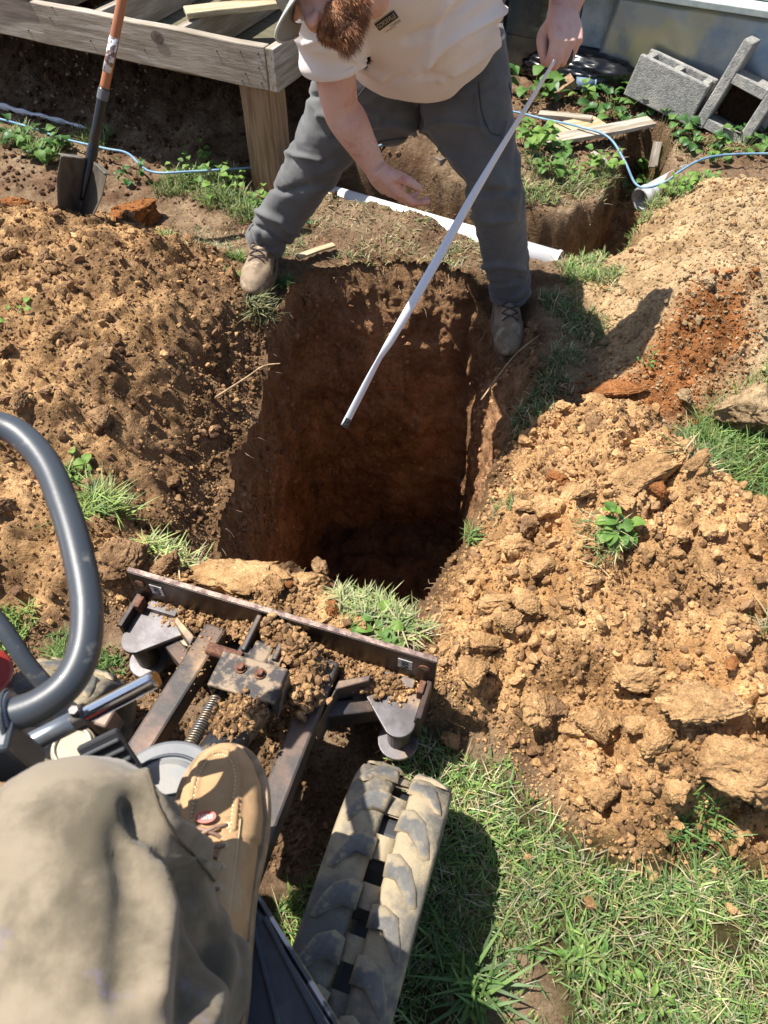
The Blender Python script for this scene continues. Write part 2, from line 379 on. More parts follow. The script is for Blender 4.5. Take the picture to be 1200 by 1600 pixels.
    c = mx(c, mx(T_TAN, T_BROWN, t3(.3 + n2[..., 0])), t3(lip * (1 - mR)))
    return z, c
def gz(x, y):
    return float(ground(np.array([x]), np.array([y]))[0])

def axis(lo, hi, f, ext, m):
    a = [lo]
    while a[-1] < hi: a.append(a[-1] + f(a[-1]))
    k = np.arange(1, m + 1) / m; L = lo - ext * k ** 3; R = a[-1] + ext * k ** 3
    return np.concatenate([L[::-1], np.array(a), R])
gx = axis(-2.0, 2.05, lambda x: .0078, 45, 26); gy = axis(-.15, 4.5, lambda y: .0052 + .0016 * max(y, 0), 45, 26)
X, Y = np.meshgrid(gx, gy)
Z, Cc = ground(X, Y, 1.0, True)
far = sstep(np.hypot(X, Y - 2), 5, 9); Z = Z * (1 - far)
nx, ny = len(gx), len(gy); idx = np.arange(nx * ny).reshape(ny, nx)
Q = np.stack([idx[:-1, :-1], idx[:-1, 1:], idx[1:, 1:], idx[1:, :-1]], -1).reshape(-1, 4)
qx = (X[:-1, :-1] + X[1:, 1:]).ravel() / 2; qy = (Y[:-1, :-1] + Y[1:, 1:]).ravel() / 2
wob = .012 * fbm(qx * 25, qy * 25, 0, 91, 3)
keep = poly_sdf(qx, qy, RIM) + wob > 0
M_GROUND = soil('soil_ground', attr='tint')
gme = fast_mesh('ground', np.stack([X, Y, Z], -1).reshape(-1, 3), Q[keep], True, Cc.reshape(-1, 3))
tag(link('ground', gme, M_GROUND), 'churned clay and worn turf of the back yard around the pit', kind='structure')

# ---- pit walls: shaft from the rim down, undercut on the left, floor at the bottom
def dense(P, n):
    P = np.array(P + [P[0]], float); seg = np.hypot(*(P[1:] - P[:-1]).T); s = np.concatenate([[0], np.cumsum(seg)]); q = np.linspace(0, s[-1], n, endpoint=False)
    return np.stack([np.interp(q, s, P[:, 0]), np.interp(q, s, P[:, 1])], -1)
NS, ND, DEPTH = 620, 230, 1.75
R0 = dense(RIM, NS)
ctr = np.array([-.03, 1.8]);
def bottom_of(p):
    # rounded rectangle shaft, straight walls
    x = np.clip((p[:, 0] - ctr[0]) * 1.0, -.42, .40) ; y = np.clip(p[:, 1], 1.13, 2.52)
    x = np.where(p[:, 0] > 0, np.minimum(p[:, 0] + .0, .395), np.maximum(p[:, 0], -.445))
    return np.stack([x, y], -1)
B0 = bottom_of(R0)
for _ in range(30): B0 = .5 * B0 + .25 * (np.roll(B0, 1, 0) + np.roll(B0, -1, 0))
tan = np.roll(R0, -3, 0) - np.roll(R0, 3, 0); nrm = np.stack([tan[:, 1], -tan[:, 0]], -1); nrm /= np.linalg.norm(nrm, axis=1)[:, None]
ar = np.sum(R0[:, 0] * np.roll(R0[:, 1], -1) - np.roll(R0[:, 0], -1) * R0[:, 1])
if ar < 0: nrm = -nrm                                # outward
for _ in range(12): nrm = .5 * nrm + .25 * (np.roll(nrm, 1, 0) + np.roll(nrm, -1, 0))
nrm /= np.linalg.norm(nrm, axis=1)[:, None]
top = ground(R0[:, 0] + nrm[:, 0] * .02, R0[:, 1] + nrm[:, 1] * .02, .6) - .004
dfr = (np.arange(ND) / (ND - 1)) ** 1.15
k = 1 - np.exp(-dfr * DEPTH / .16)
PX = R0[None, :, :] + nrm[None] * .022 * (1 - k)[:, None, None]
PX = PX * (1 - k)[:, None, None] + B0[None] * k[:, None, None]
PZ = top[None] * (1 - dfr)[:, None] - DEPTH * dfr[:, None]
sS = np.linspace(0, 1, NS, endpoint=False)[None] * 5.2 + 0 * PZ
lumps = .034 * fbm(PX[..., 0] * 6, PX[..., 1] * 6, PZ * 5, 101, 5, .6) + .014 * fbm(PX[..., 0] * 22, PX[..., 1] * 22, PZ * 18, 103, 3)
groove = .020 * (1 - np.abs(vnoise(sS * 9, PZ * .8 + 0 * sS, 0, 105))) + .007 * (1 - np.abs(vnoise(sS * 26, PZ * 1.7, 0, 106)))   # tooth marks of the bucket
cr = .014 * np.clip(fbm(sS * 13, PZ * 12, 0, 107, 4) - .1, 0, 1)
lim = np.clip(dfr * 14, 0, 1)[:, None]
cliff = domes(sS * 1.0, PZ + 10, .05, 111, .5) * .022 * np.clip(fbm(sS * 3, PZ * 4, 0, 108, 3) + .25, 0, 1)
off = (lumps + groove + cr - cliff) * lim
PX = PX + nrm[None] * off[..., None]
V = np.concatenate([PX, PZ[..., None]], -1)
n = fbm(sS * 2.6, PZ * 3, 0, 121, 4)[..., None]; n2 = fbm(sS * 8, PZ * 2.2, 0, 122, 3)[..., None]
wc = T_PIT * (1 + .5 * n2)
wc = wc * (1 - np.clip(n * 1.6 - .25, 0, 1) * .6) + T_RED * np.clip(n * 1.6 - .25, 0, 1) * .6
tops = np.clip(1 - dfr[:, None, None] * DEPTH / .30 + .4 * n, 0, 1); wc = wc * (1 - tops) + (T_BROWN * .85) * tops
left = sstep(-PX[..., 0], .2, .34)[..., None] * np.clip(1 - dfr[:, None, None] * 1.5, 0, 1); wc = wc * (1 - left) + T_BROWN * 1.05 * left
dk = np.clip(dfr[:, None, None] * 2.0 - 1.0, 0, 1); wc = wc * (1 - .35 * dk)     # wall colour darkens towards the bottom
ii = np.arange(NS * ND).reshape(ND, NS); jj = np.roll(ii, -1, 1)
Fq = np.stack([ii[:-1], jj[:-1], jj[1:], ii[1:]], -1).reshape(-1, 4)
M_PIT = soil('soil_pit_wall', attr='tint', bump=.8, dist=.008, sc=.8)
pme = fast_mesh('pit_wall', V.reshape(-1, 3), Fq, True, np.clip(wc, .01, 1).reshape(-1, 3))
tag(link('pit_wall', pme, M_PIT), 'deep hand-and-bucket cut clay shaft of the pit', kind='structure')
fx = np.linspace(-.75, .75, 150); fy = np.linspace(.85, 2.85, 190); FX, FY = np.meshgrid(fx, fy)
FZ = -DEPTH + .04 + .05 * domes(FX, FY, .13, 131, .7) + .03 * domes(FX, FY, .06, 133, .8) + .03 * fbm(FX * 8, FY * 8, 0, 135, 4)
fi = np.arange(FX.size).reshape(FX.shape)
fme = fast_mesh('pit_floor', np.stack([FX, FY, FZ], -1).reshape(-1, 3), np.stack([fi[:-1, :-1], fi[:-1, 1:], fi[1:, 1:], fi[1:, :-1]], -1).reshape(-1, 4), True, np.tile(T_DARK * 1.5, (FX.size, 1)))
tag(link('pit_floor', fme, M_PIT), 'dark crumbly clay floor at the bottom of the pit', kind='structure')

# ---- crumbs hanging on the walls and roots at the lip (placed on the wall itself)
WALLV = V.reshape(-1, 3); WALLC = wc.reshape(-1, 3)
# ---- clods
M_CT = soil('clay_tan', T_TAN); M_CB = soil('clay_brown', T_BROWN * 1.15); M_CP = soil('clay_pale', T_PALE); M_CR = soil('clay_red', T_RED); M_CD = soil('clay_dark', T_DARK * 1.7)
def clod_shape(seed, sub=3, ang=.5):
    v, f = ico(sub); v = np.array(v); r = np.random.default_rng(seed)
    sc = np.array([1, r.uniform(.6, .95), r.uniform(.45, .8)])
    w = np.stack([fbm(v[:, 0] * 1.4 + seed, v[:, 1] * 1.4, v[:, 2] * 1.4 + k_ * 9, seed + k_, 2) for k_ in range(3)], -1)
    p = v + .35 * w
    for _ in range(int(r.integers(3, 6))):                     # broken facets
        nn = r.normal(size=3); nn /= np.linalg.norm(nn); h = r.uniform(.45, .8)
        d = p @ nn; p = p - nn[None] * np.clip(d - h, 0, 9)[:, None] * .92
    if sub >= 2:
        nz = fbm(v[:, 0] * 3.2 + seed, v[:, 1] * 3.2, v[:, 2] * 3.2, seed, 3)
        p = p * (1 + .16 * nz)[:, None]
    if sub >= 3:
        n2 = 1 - np.abs(fbm(v[:, 0] * 6 + seed, v[:, 1] * 6, v[:, 2] * 6, seed + 5, 3)) * 2
        n3 = fbm(v[:, 0] * 7 + seed, v[:, 1] * 7, v[:, 2] * 7, seed + 6, 2); n4 = fbm(v[:, 0] * 17 + seed, v[:, 1] * 17, v[:, 2] * 17, seed + 7, 3)
        p = p * (1 - .12 * np.clip(n2, 0, 1) ** 3 + .11 * n3 + .09 * n4)[:, None]
    return p * sc, np.array(f)
CS3 = [clod_shape(200 + i, 5) for i in range(6)] + [clod_shape(220 + i, 5) for i in range(8)]
CS1 = [clod_shape(300 + i, 2) for i in range(10)]; CS0 = [clod_shape(340 + i, 1) for i in range(10)]
_cm = {}
def clod_mesh(i, m):
    key = (i, m.name)
    if key not in _cm:
        me = fast_mesh('clod', CS3[i][0], CS3[i][1], True); me.materials.append(m); _cm[key] = me
    return _cm[key]
def inpoly(x, y, P, pad=0): return poly_sdf(np.atleast_1d(np.asarray(x, float)), np.atleast_1d(np.asarray(y, float)), P) < pad
def sample(P, n, seed, pad=-.02):
    r = np.random.default_rng(seed); P = np.array(P); lo, hi = P.min(0), P.max(0); out = np.zeros((0, 2))
    while len(out) < n:
        q = r.uniform(lo, hi, (n * 3, 2)); q = q[poly_sdf(q[:, 0], q[:, 1], P) < pad]; q = q[poly_sdf(q[:, 0], q[:, 1], RIM) > .015]; out = np.concatenate([out, q])
    return out[:n]
def single_clod(x, y, r, m, label, group=None, i=None, sink=.25, rot=None, sc=(1, 1, 1), z=None):
    i = random.randrange(14) if i is None else i
    o = link('soil_clod', clod_mesh(i, m), m)
    zz = gz(x, y) if z is None else z
    o.location = (x, y, zz + r * (.55 - sink)); o.scale = (r * sc[0], r * sc[1], r * sc[2])
    o.rotation_euler = rot or (random.uniform(-.4, .4), random.uniform(-.4, .4), random.uniform(0, 6.28))
    return tag(o, label, 'clod', group)
# the ones the eye picks out
def pc(px, py, zg, r, m, label, i, **k):
    p = W(px, py, z=zg); return single_clod(p.x, p.y, r, m, label, None, i, **k)
FL = lambda a=0: (random.uniform(-.15, .15), random.uniform(-.15, .15), a)
pc(205, 318, .08, .12, M_CR, 'big reddish lump of clay right behind the shovel blade', 1, sc=(1, .85, .95), sink=.3, rot=FL(.3))
pc(18, 285, .2, .08, M_CR, 'round red-brown lump at the upper left edge, left of the shovel', 2, sink=.3)
pc(1182, 612, .14, .105, M_CP, 'large pale cream boulder of dry clay at the right edge above the long grass', 9, sc=(1.1, 1.15, 1.35), sink=.0, rot=FL(.2))
pc(1100, 1215, .06, .10, M_CT, 'largest smooth-faced tan clod at the lower right toe of the spoil heap', 0, sc=(1.2, .9, .8), sink=.2, rot=FL(-.3))
pc(940, 1245, .05, .042, M_CT, 'angular block-shaped tan clod at the bottom of the heap nearest the lawn', 4, sc=(1, 1, 1.2), sink=.0, rot=FL(.5))
pc(1065, 1140, .14, .065, M_CT, 'flat-topped overhanging orange clod on the lower face of the heap', 5, sc=(1.3, .8, .7), sink=.1, rot=FL(.1))
pc(930, 1130, .12, .050, M_CT, 'upright pitted tan clod left of the flat-topped overhanging one', 3, sc=(.8, 1.1, 1), sink=.1, rot=FL(.1))
pc(1000, 765, .24, .10, M_CT, 'long sloping slab of clay near the top of the spoil heap', 4, sc=(1.2, .6, .5), sink=.35, rot=FL(.5))
pc(882, 725, .24, .045, M_CR, 'rusty orange nugget of clay on the crest of the heap', 2, sink=.1)
pc(1055, 835, .24, .035, M_CT, 'small flat tan clod beside the clump of torn weeds', 6, sink=.1)
pc(975, 575, .14, .07, M_CR, 'wide orange clod at the edge of the shadow cast by the man', 5, sc=(1.3, .6, .5), sink=.2, rot=FL(0))
pc(380, 905, .06, .11, M_CT, 'broad cracked mound of pale clay just behind the dozer blade', 1, sc=(1.3, .75, .6), sink=.25, rot=FL(-.3))
pc(480, 915, .05, .06, M_CT, 'crumbly clod at the lip of the pit beside the pulled grass', 3, sink=.2)
pc(190, 880, .1, .07, M_CB, 'rounded brown lump left of the end of the dozer blade', 2, sink=.25, rot=FL(1))
pc(262, 890, .08, .04, M_CB, 'small rounded lump with grass on it above the dozer blade end', 7, sink=0)
pc(705, 1155, .02, .026, M_CT, 'two-sided orange clod on the turf in front of the rubber track', 4, sink=-.1)
pc(150, 640, .2, .045, M_CB, 'squared upright clod halfway down the left spoil heap', 3, sc=(.8, 1.2, .9), sink=.1, rot=FL(.2))
pc(738, 1062, .10, .04, M_CT, 'clod at the left foot of the heap above the blade end', 5, sink=0)
pc(985, 1060, .2, .055, M_CT, 'lumpy tan clod in the middle of the heap below the weeds', 0, sc=(1.2, .8, .8), sink=.1, rot=FL(0))
pc(500, 880, .02, .03, M_CB, 'dark crumb-covered clod hanging on the near rim of the pit', 8, sink=.1)
ZONES = [(SPOIL_R, 150, (.016, .052), M_CT, 'one of the loose tan clods strewn over the large right-hand spoil heap', 'loose clods on the right spoil heap', -.03),
         (SPOIL_L, 125, (.016, .045), M_CB, 'one of the loose brown clods strewn over the left spoil heap', 'loose clods on the left spoil heap', -.02),
         (SPOIL_RB, 46, (.014, .032), M_CP, 'one of the pale dry clods on the far right heap', 'loose clods on the pale far heap', -.05),
         ([(-.75, 1.14), (-.5, 1.12), (-.1, 1.0), (.1, .93), (.1, .80), (-.1, .86), (-.75, 1.0)], 24, (.014, .03), M_CT, 'one of the clods lying between the dozer blade and the pit', 'clods behind the dozer blade', 0.02)]
for zi, (P, n_, (r0, r1), m, lab, grp, pad) in enumerate(ZONES):
    for x, y in sample(P, n_, 400 + zi, pad):
        r = r0 + (r1 - r0) * random.random() ** 2.6
        mm = m if random.random() < .8 else random.choice([M_CT, M_CB, M_CR] if zi != 2 else [M_CP, M_CT])
        single_clod(x, y, r, mm, lab, grp, sink=.12, sc=(1, random.uniform(.7, 1), random.uniform(.65, 1)))
for q, (px, py, r) in enumerate([(828, 1335, .012), (1025, 1370, .014), (925, 1410, .016), (1120, 1362, .013), (1145, 1418, .012), (1096, 1534, .008), (836, 1238, .012), (1160, 1425, .008)]):
    p = W(px, py, z=.03); single_clod(p.x, p.y, r, M_CT, 'one of the few stray clods lying out on the sunlit lawn', 'stray clods on the lawn', sink=-.4)

def rubble(name, jobs, m, label):
    """many small fragments as one mass"""
    Vs, Fs, Cs, o = [], [], [], 0
    for shapes, P, n_, r0, r1, tones, seed, pad in jobs:
        r_ = np.random.default_rng(seed); xy = sample(P, n_, seed, pad); zz = ground(xy[:, 0], xy[:, 1])
        for k_ in range(n_):
            v, f = shapes[int(r_.integers(len(shapes)))]
            s_ = r0 + (r1 - r0) * r_.random() ** 2.5; q = Quaternion(r_.normal(size=4)); q.normalize()
            p = (v * s_) @ np.array(q.to_matrix()).T + np.array([xy[k_, 0], xy[k_, 1], zz[k_] + s_ * .35])
            Vs.append(p); Fs.append(f + o); o += len(p)
            t = tones[int(r_.integers(len(tones)))] * r_.uniform(.62, 1.0); Cs.append(np.tile(t, (len(p), 1)))
    me = fast_mesh(name, np.concatenate(Vs), np.concatenate(Fs), False, np.concatenate(Cs))
    tag(link(name, me, m), label, kind='stuff')
M_RUB = soil('clay_crumbs', attr='tint', dist=.003)
LIP = [(-.8, 1.16), (-.5, 1.14), (-.1, 1.02), (.12, .95), (.2, .72), (.05, .72), (-.1, .84), (-.8, 1.0)]
FARPIT = [(-.9, 2.75), (-.3, 2.7), (.4, 2.62), (.75, 2.5), (.95, 2.7), (.6, 3.1), (.0, 3.3), (-.6, 3.3), (-.9, 3.0)]
rubble('clay_crumbs', [
    (CS1, SPOIL_R, 2600, .006, .020, [T_TAN, T_TAN * 1.05, T_BROWN * 1.2], 501, -.01), (CS0, SPOIL_R, 22000, .0025, .008, [T_TAN, T_TAN * 1.1, T_BROWN], 502, .02),
    (CS1, SPOIL_L, 2400, .006, .020, [T_BROWN * 1.2, T_BROWN, T_TAN, T_DARK * 2], 503, -.01), (CS0, SPOIL_L, 20000, .0025, .008, [T_BROWN * 1.2, T_BROWN, T_TAN], 504, .02),
    (CS1, [(-.66, 1.2), (-.62, 1.9), (-.52, 2.4), (-.36, 2.4), (-.38, 1.2)], 420, .004, .015, [T_BROWN, T_BROWN * .8], 521, .02), (CS0, [(-.66, 1.2), (-.62, 1.9), (-.52, 2.4), (-.36, 2.4), (-.38, 1.2)], 3000, .0025, .008, [T_BROWN, T_BROWN * .8], 522, .02),
    (CS1, [(.2, 1.05), (.45, 1.5), (.62, 1.9), (.5, 1.95), (.1, 1.05)], 150, .004, .014, [T_TAN, T_BROWN], 523, .02), (CS0, [(.2, 1.05), (.45, 1.5), (.62, 1.9), (.5, 1.95), (.1, 1.05)], 1500, .0025, .008, [T_TAN, T_BROWN], 524, .02),
    (CS1, SPOIL_RB, 900, .006, .018, [T_PALE, T_PALE * 1.1, T_TAN], 505, -.02), (CS0, SPOIL_RB, 10000, .003, .009, [T_PALE, T_PALE * 1.1], 506, .02),
    (CS1, RED_BOX, 120, .006, .016, [T_RED, T_RED * .8], 507, -.01), (CS0, RED_BOX, 1500, .003, .008, [T_RED], 508, .02),
    (CS1, LIP, 250, .005, .016, [T_TAN, T_BROWN], 509, .0), (CS0, LIP, 3500, .0025, .007, [T_TAN, T_BROWN], 510, .03),
    (CS1, FARPIT, 90, .004, .012, [T_DRY, T_BROWN], 511, 0), (CS0, FARPIT, 2600, .0025, .007, [T_DRY, T_BROWN], 512, .0), (CS0, [(.5, 3.0), (1.0, 3.0), (1.25, 3.5), (1.9, 3.3), (2.2, 3.6), (1.2, 4.2), (.4, 4.2)], 3500, .003, .010, [T_DRY, T_BROWN, T_DARK * 2], 531, .0), (CS1, [(.0, 3.3), (.7, 3.15), (1.9, 3.3), (2.2, 3.6), (1.2, 4.2), (.0, 4.2)], 420, .006, .018, [T_BROWN, T_DARK * 2, T_DRY], 532, .0),
    (CS0, [(-2.2, 3.2), (-.1, 2.95), (.1, 3.9), (-2.2, 4.8)], 1800, .005, .022, [T_DARK, T_DARK * 2], 513, 0),
    (CS0, [(-1.0, .95), (.13, .70), (.06, .5), (-.2, .35), (-1.0, .45)], 5000, .003, .011, [T_BROWN * .8, T_BROWN, T_BROWN * .6], 514, 0),
], M_RUB, 'fine crumbs of clay scattered over heaps and edges')

r_ = np.random.default_rng(620); Vs, Fs, Cs, o = [], [], [], 0
for _ in range(7000):
    j_ = int((ND - 1) * r_.random() ** 2.0); i_ = int(r_.integers(NS)); k0 = j_ * NS + i_; c = WALLV[k0]
    if fbm(np.array([c[0] * 4]), np.array([c[1] * 4]), c[2] * 4, 55, 2)[0] < -.05: continue
    s_ = .003 + .014 * r_.random() ** 3; sh_ = CS1 if s_ > .009 else CS0; v, f = sh_[int(r_.integers(len(sh_)))]; q = Quaternion(r_.normal(size=4)); q.normalize()
    Vs.append((v * s_) @ np.array(q.to_matrix()).T + c - np.array([nrm[i_, 0], nrm[i_, 1], 0]) * s_ * .2); Fs.append(f + o); o += len(v); Cs.append(np.tile(np.clip(WALLC[k0] * r_.uniform(.7, 1.35), .01, 1), (len(v), 1)))
tag(link('wall_crumbs', fast_mesh('wall_crumbs', np.concatenate(Vs), np.concatenate(Fs), False, np.concatenate(Cs)), M_RUB), 'loose crumbs clinging to the walls of the pit', kind='stuff')
rb = MB()
for _ in range(170):
    i_ = int(r_.integers(NS)); j_ = int(ND * .02 + ND * .12 * r_.random() ** 2); c = Vector(WALLV[j_ * NS + i_]); n_ = Vector((-nrm[i_, 0], -nrm[i_, 1], 0)); p = c - n_ * .01; pts = [p]; d = n_ + Vector(r_.normal(size=3)) * .5
    for k_ in range(4): d = d.normalized() + Vector((0, 0, -.35)) + Vector(r_.normal(size=3)) * .35; p = p + d.normalized() * r_.uniform(.008, .026); pts.append(p)
    rb.tube(pts, [.0011, .001, .0009, .0007, .0004], 4, smooth=2)
tag(part('fine_roots', rb, mat('root_fibre', (.34, .26, .17), .8)), 'fine pale roots hanging from the lip of the pit', kind='stuff')
# ============================================================ DECK FRAME, FOUNDATION, YARD THINGS
H1 = Vector((.905, -.425, 0)); H2 = Vector((.425, .905, 0)); HANG = math.atan2(-.425, .905)
M_WOODG = mat('weathered_pine', (.40, .35, .28), .8, col2=(.23, .19, .14), nscale=3.2, ndetail=6, lo=.35, hi=.65, bump=.5, bscale=14, bdist=.003, stretch=(1.2, 14, 14), col3=(.47, .43, .37), n3=3)
M_WOODP = mat('brown_post_pine', (.30, .19, .105), .8, col2=(.16, .10, .055), nscale=3, ndetail=6, lo=.4, hi=.6, bump=.5, bscale=12, bdist=.003, stretch=(16, 16, 1))
M_WOODY = mat('yellow_cut_pine', (.48, .40, .25), .75, col2=(.36, .27, .15), nscale=4, ndetail=5, bump=.3, bscale=16, stretch=(1.5, 16, 16))
M_KNOT = mat('wood_knot', (.17, .13, .10), .8, col2=(.09, .065, .05), nscale=30, bump=.4, bscale=60)
M_NAIL = mat('rusty_nail', (.03, .02, .015), .7)
deck = empty('deck_frame', (0, 0, 0), 0, 'weathered grey wooden deck frame on a square brown post behind the man', 'deck frame')
PB = Vector((-.49, 3.17, 0))                                   # the post's foot
def wood_part(name, a, b, w, h, m, up=(0, 0, 1), bev=.004, parent=deck):
    """board as a mesh whose own X runs along the grain"""
    a, b = Vector(a), Vector(b); d = (b - a); L = d.length; d.normalize(); r = d.cross(Vector(up)).normalized(); u = r.cross(d)
    mb = MB(); n = max(2, int(L / .12)); 
    for s in (0,):
        vs, fs = [], []
        for i in range(n + 1):
            x = -L / 2 + L * i / n; wv = .0015 * math.sin(i * 1.7 + L)
            for (yy, zz) in ((-w / 2, -h / 2), (w / 2, -h / 2), (w / 2, h / 2), (-w / 2, h / 2)): vs.append((x, yy + wv, zz + wv))
        for i in range(n):
            for k_ in range(4): fs.append((i * 4 + k_, i * 4 + (k_ + 1) % 4, (i + 1) * 4 + (k_ + 1) % 4, (i + 1) * 4 + k_))
        fs += [(3, 2, 1, 0), (n * 4, n * 4 + 1, n * 4 + 2, n * 4 + 3)]
        mb.add(vs, fs)
    o = part(name, mb, m, parent, bev)
    R = Matrix((d, -r, u)).transposed().to_4x4(); o.matrix_local = Matrix.Translation((a + b) / 2) @ R
    return o
CORN = Vector((-.445, 3.10, 0))                               # front corner of the rim
zt, zb = .605, .45; zc = (zt + zb) / 2
f0 = CORN - H1 * 2.6; wood_part('rim_board', (f0.x, f0.y, zc), (CORN.x - H1.x * .0, CORN.y - H1.y * .0, zc), .04, zt - zb, M_WOODG)
s0 = CORN + H1 * .022 + H2 * -.018; e1 = s0 + H2 * 2.2; wood_part('end_board', (s0.x, s0.y, zc - .002), (e1.x, e1.y, zc - .002), .038, zt - zb, M_WOODG)
pm = M_WOODP; pc0 = CORN - H1 * .085 + H2 * .02
o = wood_part('post', (pc0.x + .012, pc0.y + .07, -.2), (pc0.x + .012, pc0.y + .07, zb - .002), .135, .135, M_WOODG, up=(H2.x, H2.y, 0), bev=.006)
o.data.materials.clear(); o.data.materials.append(mat('post_pine', (.33, .22, .13), .8, col2=(.19, .12, .065), nscale=3, ndetail=6, lo=.4, hi=.6, bump=.5, bscale=12, bdist=.003, stretch=(1, 16, 16)))
for dx in (.42, .83, 1.3, 1.75):
    j0 = CORN - H1 * dx + H2 * .022; j1 = j0 + H2 * 2.1
    wood_part('joist', (j0.x, j0.y, zc), (j1.x, j1.y, zc), .038, .14, M_WOODG)
bk = CORN - H1 * 2.6 + H2 * 2.14; bk2 = CORN + H2 * 2.14; wood_part('rear_board', (bk.x, bk.y, zc), (bk2.x, bk2.y, zc), .038, .14, M_WOODG)
b0 = CORN - H1 * .45 + H2 * .12; b1 = CORN - H1 * .0 + H2 * .55; wood_part('cross_brace', (b0.x, b0.y, zt + .012), (b1.x, b1.y, zt + .012), .09, .022, M_WOODY)
b0 = CORN - H1 * .46 + H2 * .30; b1 = CORN - H1 * .06 + H2 * .50; wood_part('top_plank', (b0.x, b0.y, zt + .036), (b1.x, b1.y, zt + .036), .12, .022, M_WOODY)
for k_ in range(15):                                            # decking added over the frame to shade the bank, corner bay left open
    v0 = .0 + k_ * .145; ua = 1.15 if v0 < .85 else .0
    a_ = CORN - H1 * 2.62 + H2 * (v0 + .045); b_ = CORN - H1 * ua + H2 * (v0 + .045)
    wood_part('shade_deck_board', (a_.x, a_.y, zt + .014 + .001 * (k_ % 3)), (b_.x, b_.y, zt + .014), .1442, .025, M_WOODG)
M_WOODD = mat('shade_toned_pine', (.16, .13, .075), .85, col2=(.09, .085, .05), nscale=3.2, ndetail=6, lo=.35, hi=.65, bump=.5, bscale=14, bdist=.003, stretch=(1.2, 14, 14))  # darker copy of the weathered pine, the bay's shade put into its colour
for k_ in range(6):                                             # boards added under the joists to shade the bank below the open bay
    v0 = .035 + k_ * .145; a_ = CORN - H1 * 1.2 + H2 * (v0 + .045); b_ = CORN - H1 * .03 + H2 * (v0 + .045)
    wood_part('shade_soffit_board', (a_.x, a_.y, zb - .004), (b_.x, b_.y, zb - .004), .1442, .02, M_WOODD)
# knot and nails on the outer face
def on_face(u, z, off=.021): p = CORN - H1 * u - H2 * off; return Vector((p.x, p.y, z))
kb = MB(); kp = on_face(.50, .565, .0205)
RK = Matrix((H1, Vector((0, 0, 1)), -H2)).transposed()
kb.add([kp + RK @ Vector((.026 * math.cos(t) * 1.2, .024 * math.sin(t), .002)) for t in np.linspace(0, 6.283, 15)[:-1]] + [kp + RK @ Vector((0, 0, .0035))], [(i, (i + 1) % 14, 14) for i in range(14)])
part('knot', kb, M_KNOT, deck, smooth=True)
for (u, z) in ((.03, .58), (.035, .53), (.03, .475), (.11, .575), (.10, .50), (.12, .47), (.22, .56), (.58, .51), (.72, .585), (.86, .50), (1.05, .56), (1.2, .49), (1.02, .60), (1.45, .53)):
    nb = MB(); nb.ball(on_face(u, z, .0205), .0042, 1); part('nail', nb, M_NAIL, deck)

# foundation wall with its ledge
M_CONC = mat('grey_block_paint', (.42, .45, .48), .9, col2=(.27, .30, .33), nscale=9, ndetail=8, lo=.34, hi=.66, bump=1.0, bscale=45, bdist=.010, col3=(.50, .52, .52), n3=3)
M_LEDGE = mat('pale_green_siding', (.50, .56, .52), .6, col2=(.42, .48, .46), nscale=25, ndetail=5, bump=.25, bscale=120)
wallp = Vector((1.15, 4.28, 0)); wang = math.atan2(-.32, .68)
wall = empty('foundation_wall', wallp, wang, 'rough grey block foundation wall under the pale green siding ledge', 'wall')
xs = [-2.3, -1.45, -.60, .25, 1.1, 1.95, 2.8]
for r_ in range(2):
    for i in range(len(xs) - 1):
        sh = .4 * (r_ % 2); x0, x1 = xs[i] - sh, xs[i + 1] - sh
        mb = MB(); mb.box(((x0 + x1) / 2, .1, -.1 + .27 * r_ + .13), (x1 - x0 - .008, .2, .262)); part('block', mb, M_CONC, wall, .005)
mb = MB(); mb.box((.2, .12, .16), (5.2, .14, .6)); part('mortar', mb, mat('mortar', (.24, .25, .26), .95, bump=.6, bscale=80), wall)
mb = MB(); mb.box((.2, .04, .46), (5.2, .30, .03)); part('ledge_sill', mb, M_LEDGE, wall, .004)
mb = MB(); mb.box((.2, .06, .80), (5.2, .12, .64)); part('siding', mb, M_LEDGE, wall, .003)
# metal flashing sheet against the wall
def wl(u, v, z): p = Matrix.Rotation(wang, 3, 'Z') @ Vector((u, v, z)); return Vector((wallp.x + p.x, wallp.y + p.y, z))
sh = []; nU, nV = 50, 18
for j in range(nV + 1):
    for i in range(nU + 1):
        u = .02 + 1.5 * i / nU; t = j / nV; z = -.02 + .44 * t
        b_ = .012 * math.sin(u * 5 + t * 2) + .008 * math.sin(u * 13 + 2 * t) + .014 * math.sin(t * 5 + u * 3) + .007 * abs(math.sin(u * 9 + t * 4)) + .004 * math.sin(u * 31 + t * 9)
        sh.append(wl(u - .05 * (1 - t), -.025 - .06 * (1 - t) + b_ * (1 - .5 * t), z))
mb = MB(); mb.add(sh, [(j * (nU + 1) + i, j * (nU + 1) + i + 1, (j + 1) * (nU + 1) + i + 1, (j + 1) * (nU + 1) + i) for j in range(nV) for i in range(nU)])
o = part('metal_sheet', mb, mat('galvanised_sheet', (.42, .44, .42), .38, .55, col2=(.26, .31, .37), nscale=3.5, col3=(.52, .48, .33), n3=3, bump=.1, bscale=12), smooth=True)  # bluish and yellowish blotches paint in reflections of the surroundings
o.modifiers.new('t', 'SOLIDIFY').thickness = .0015
tag(o, 'wavy galvanised metal sheet leaning on the foundation behind the blocks', 'metal sheet')

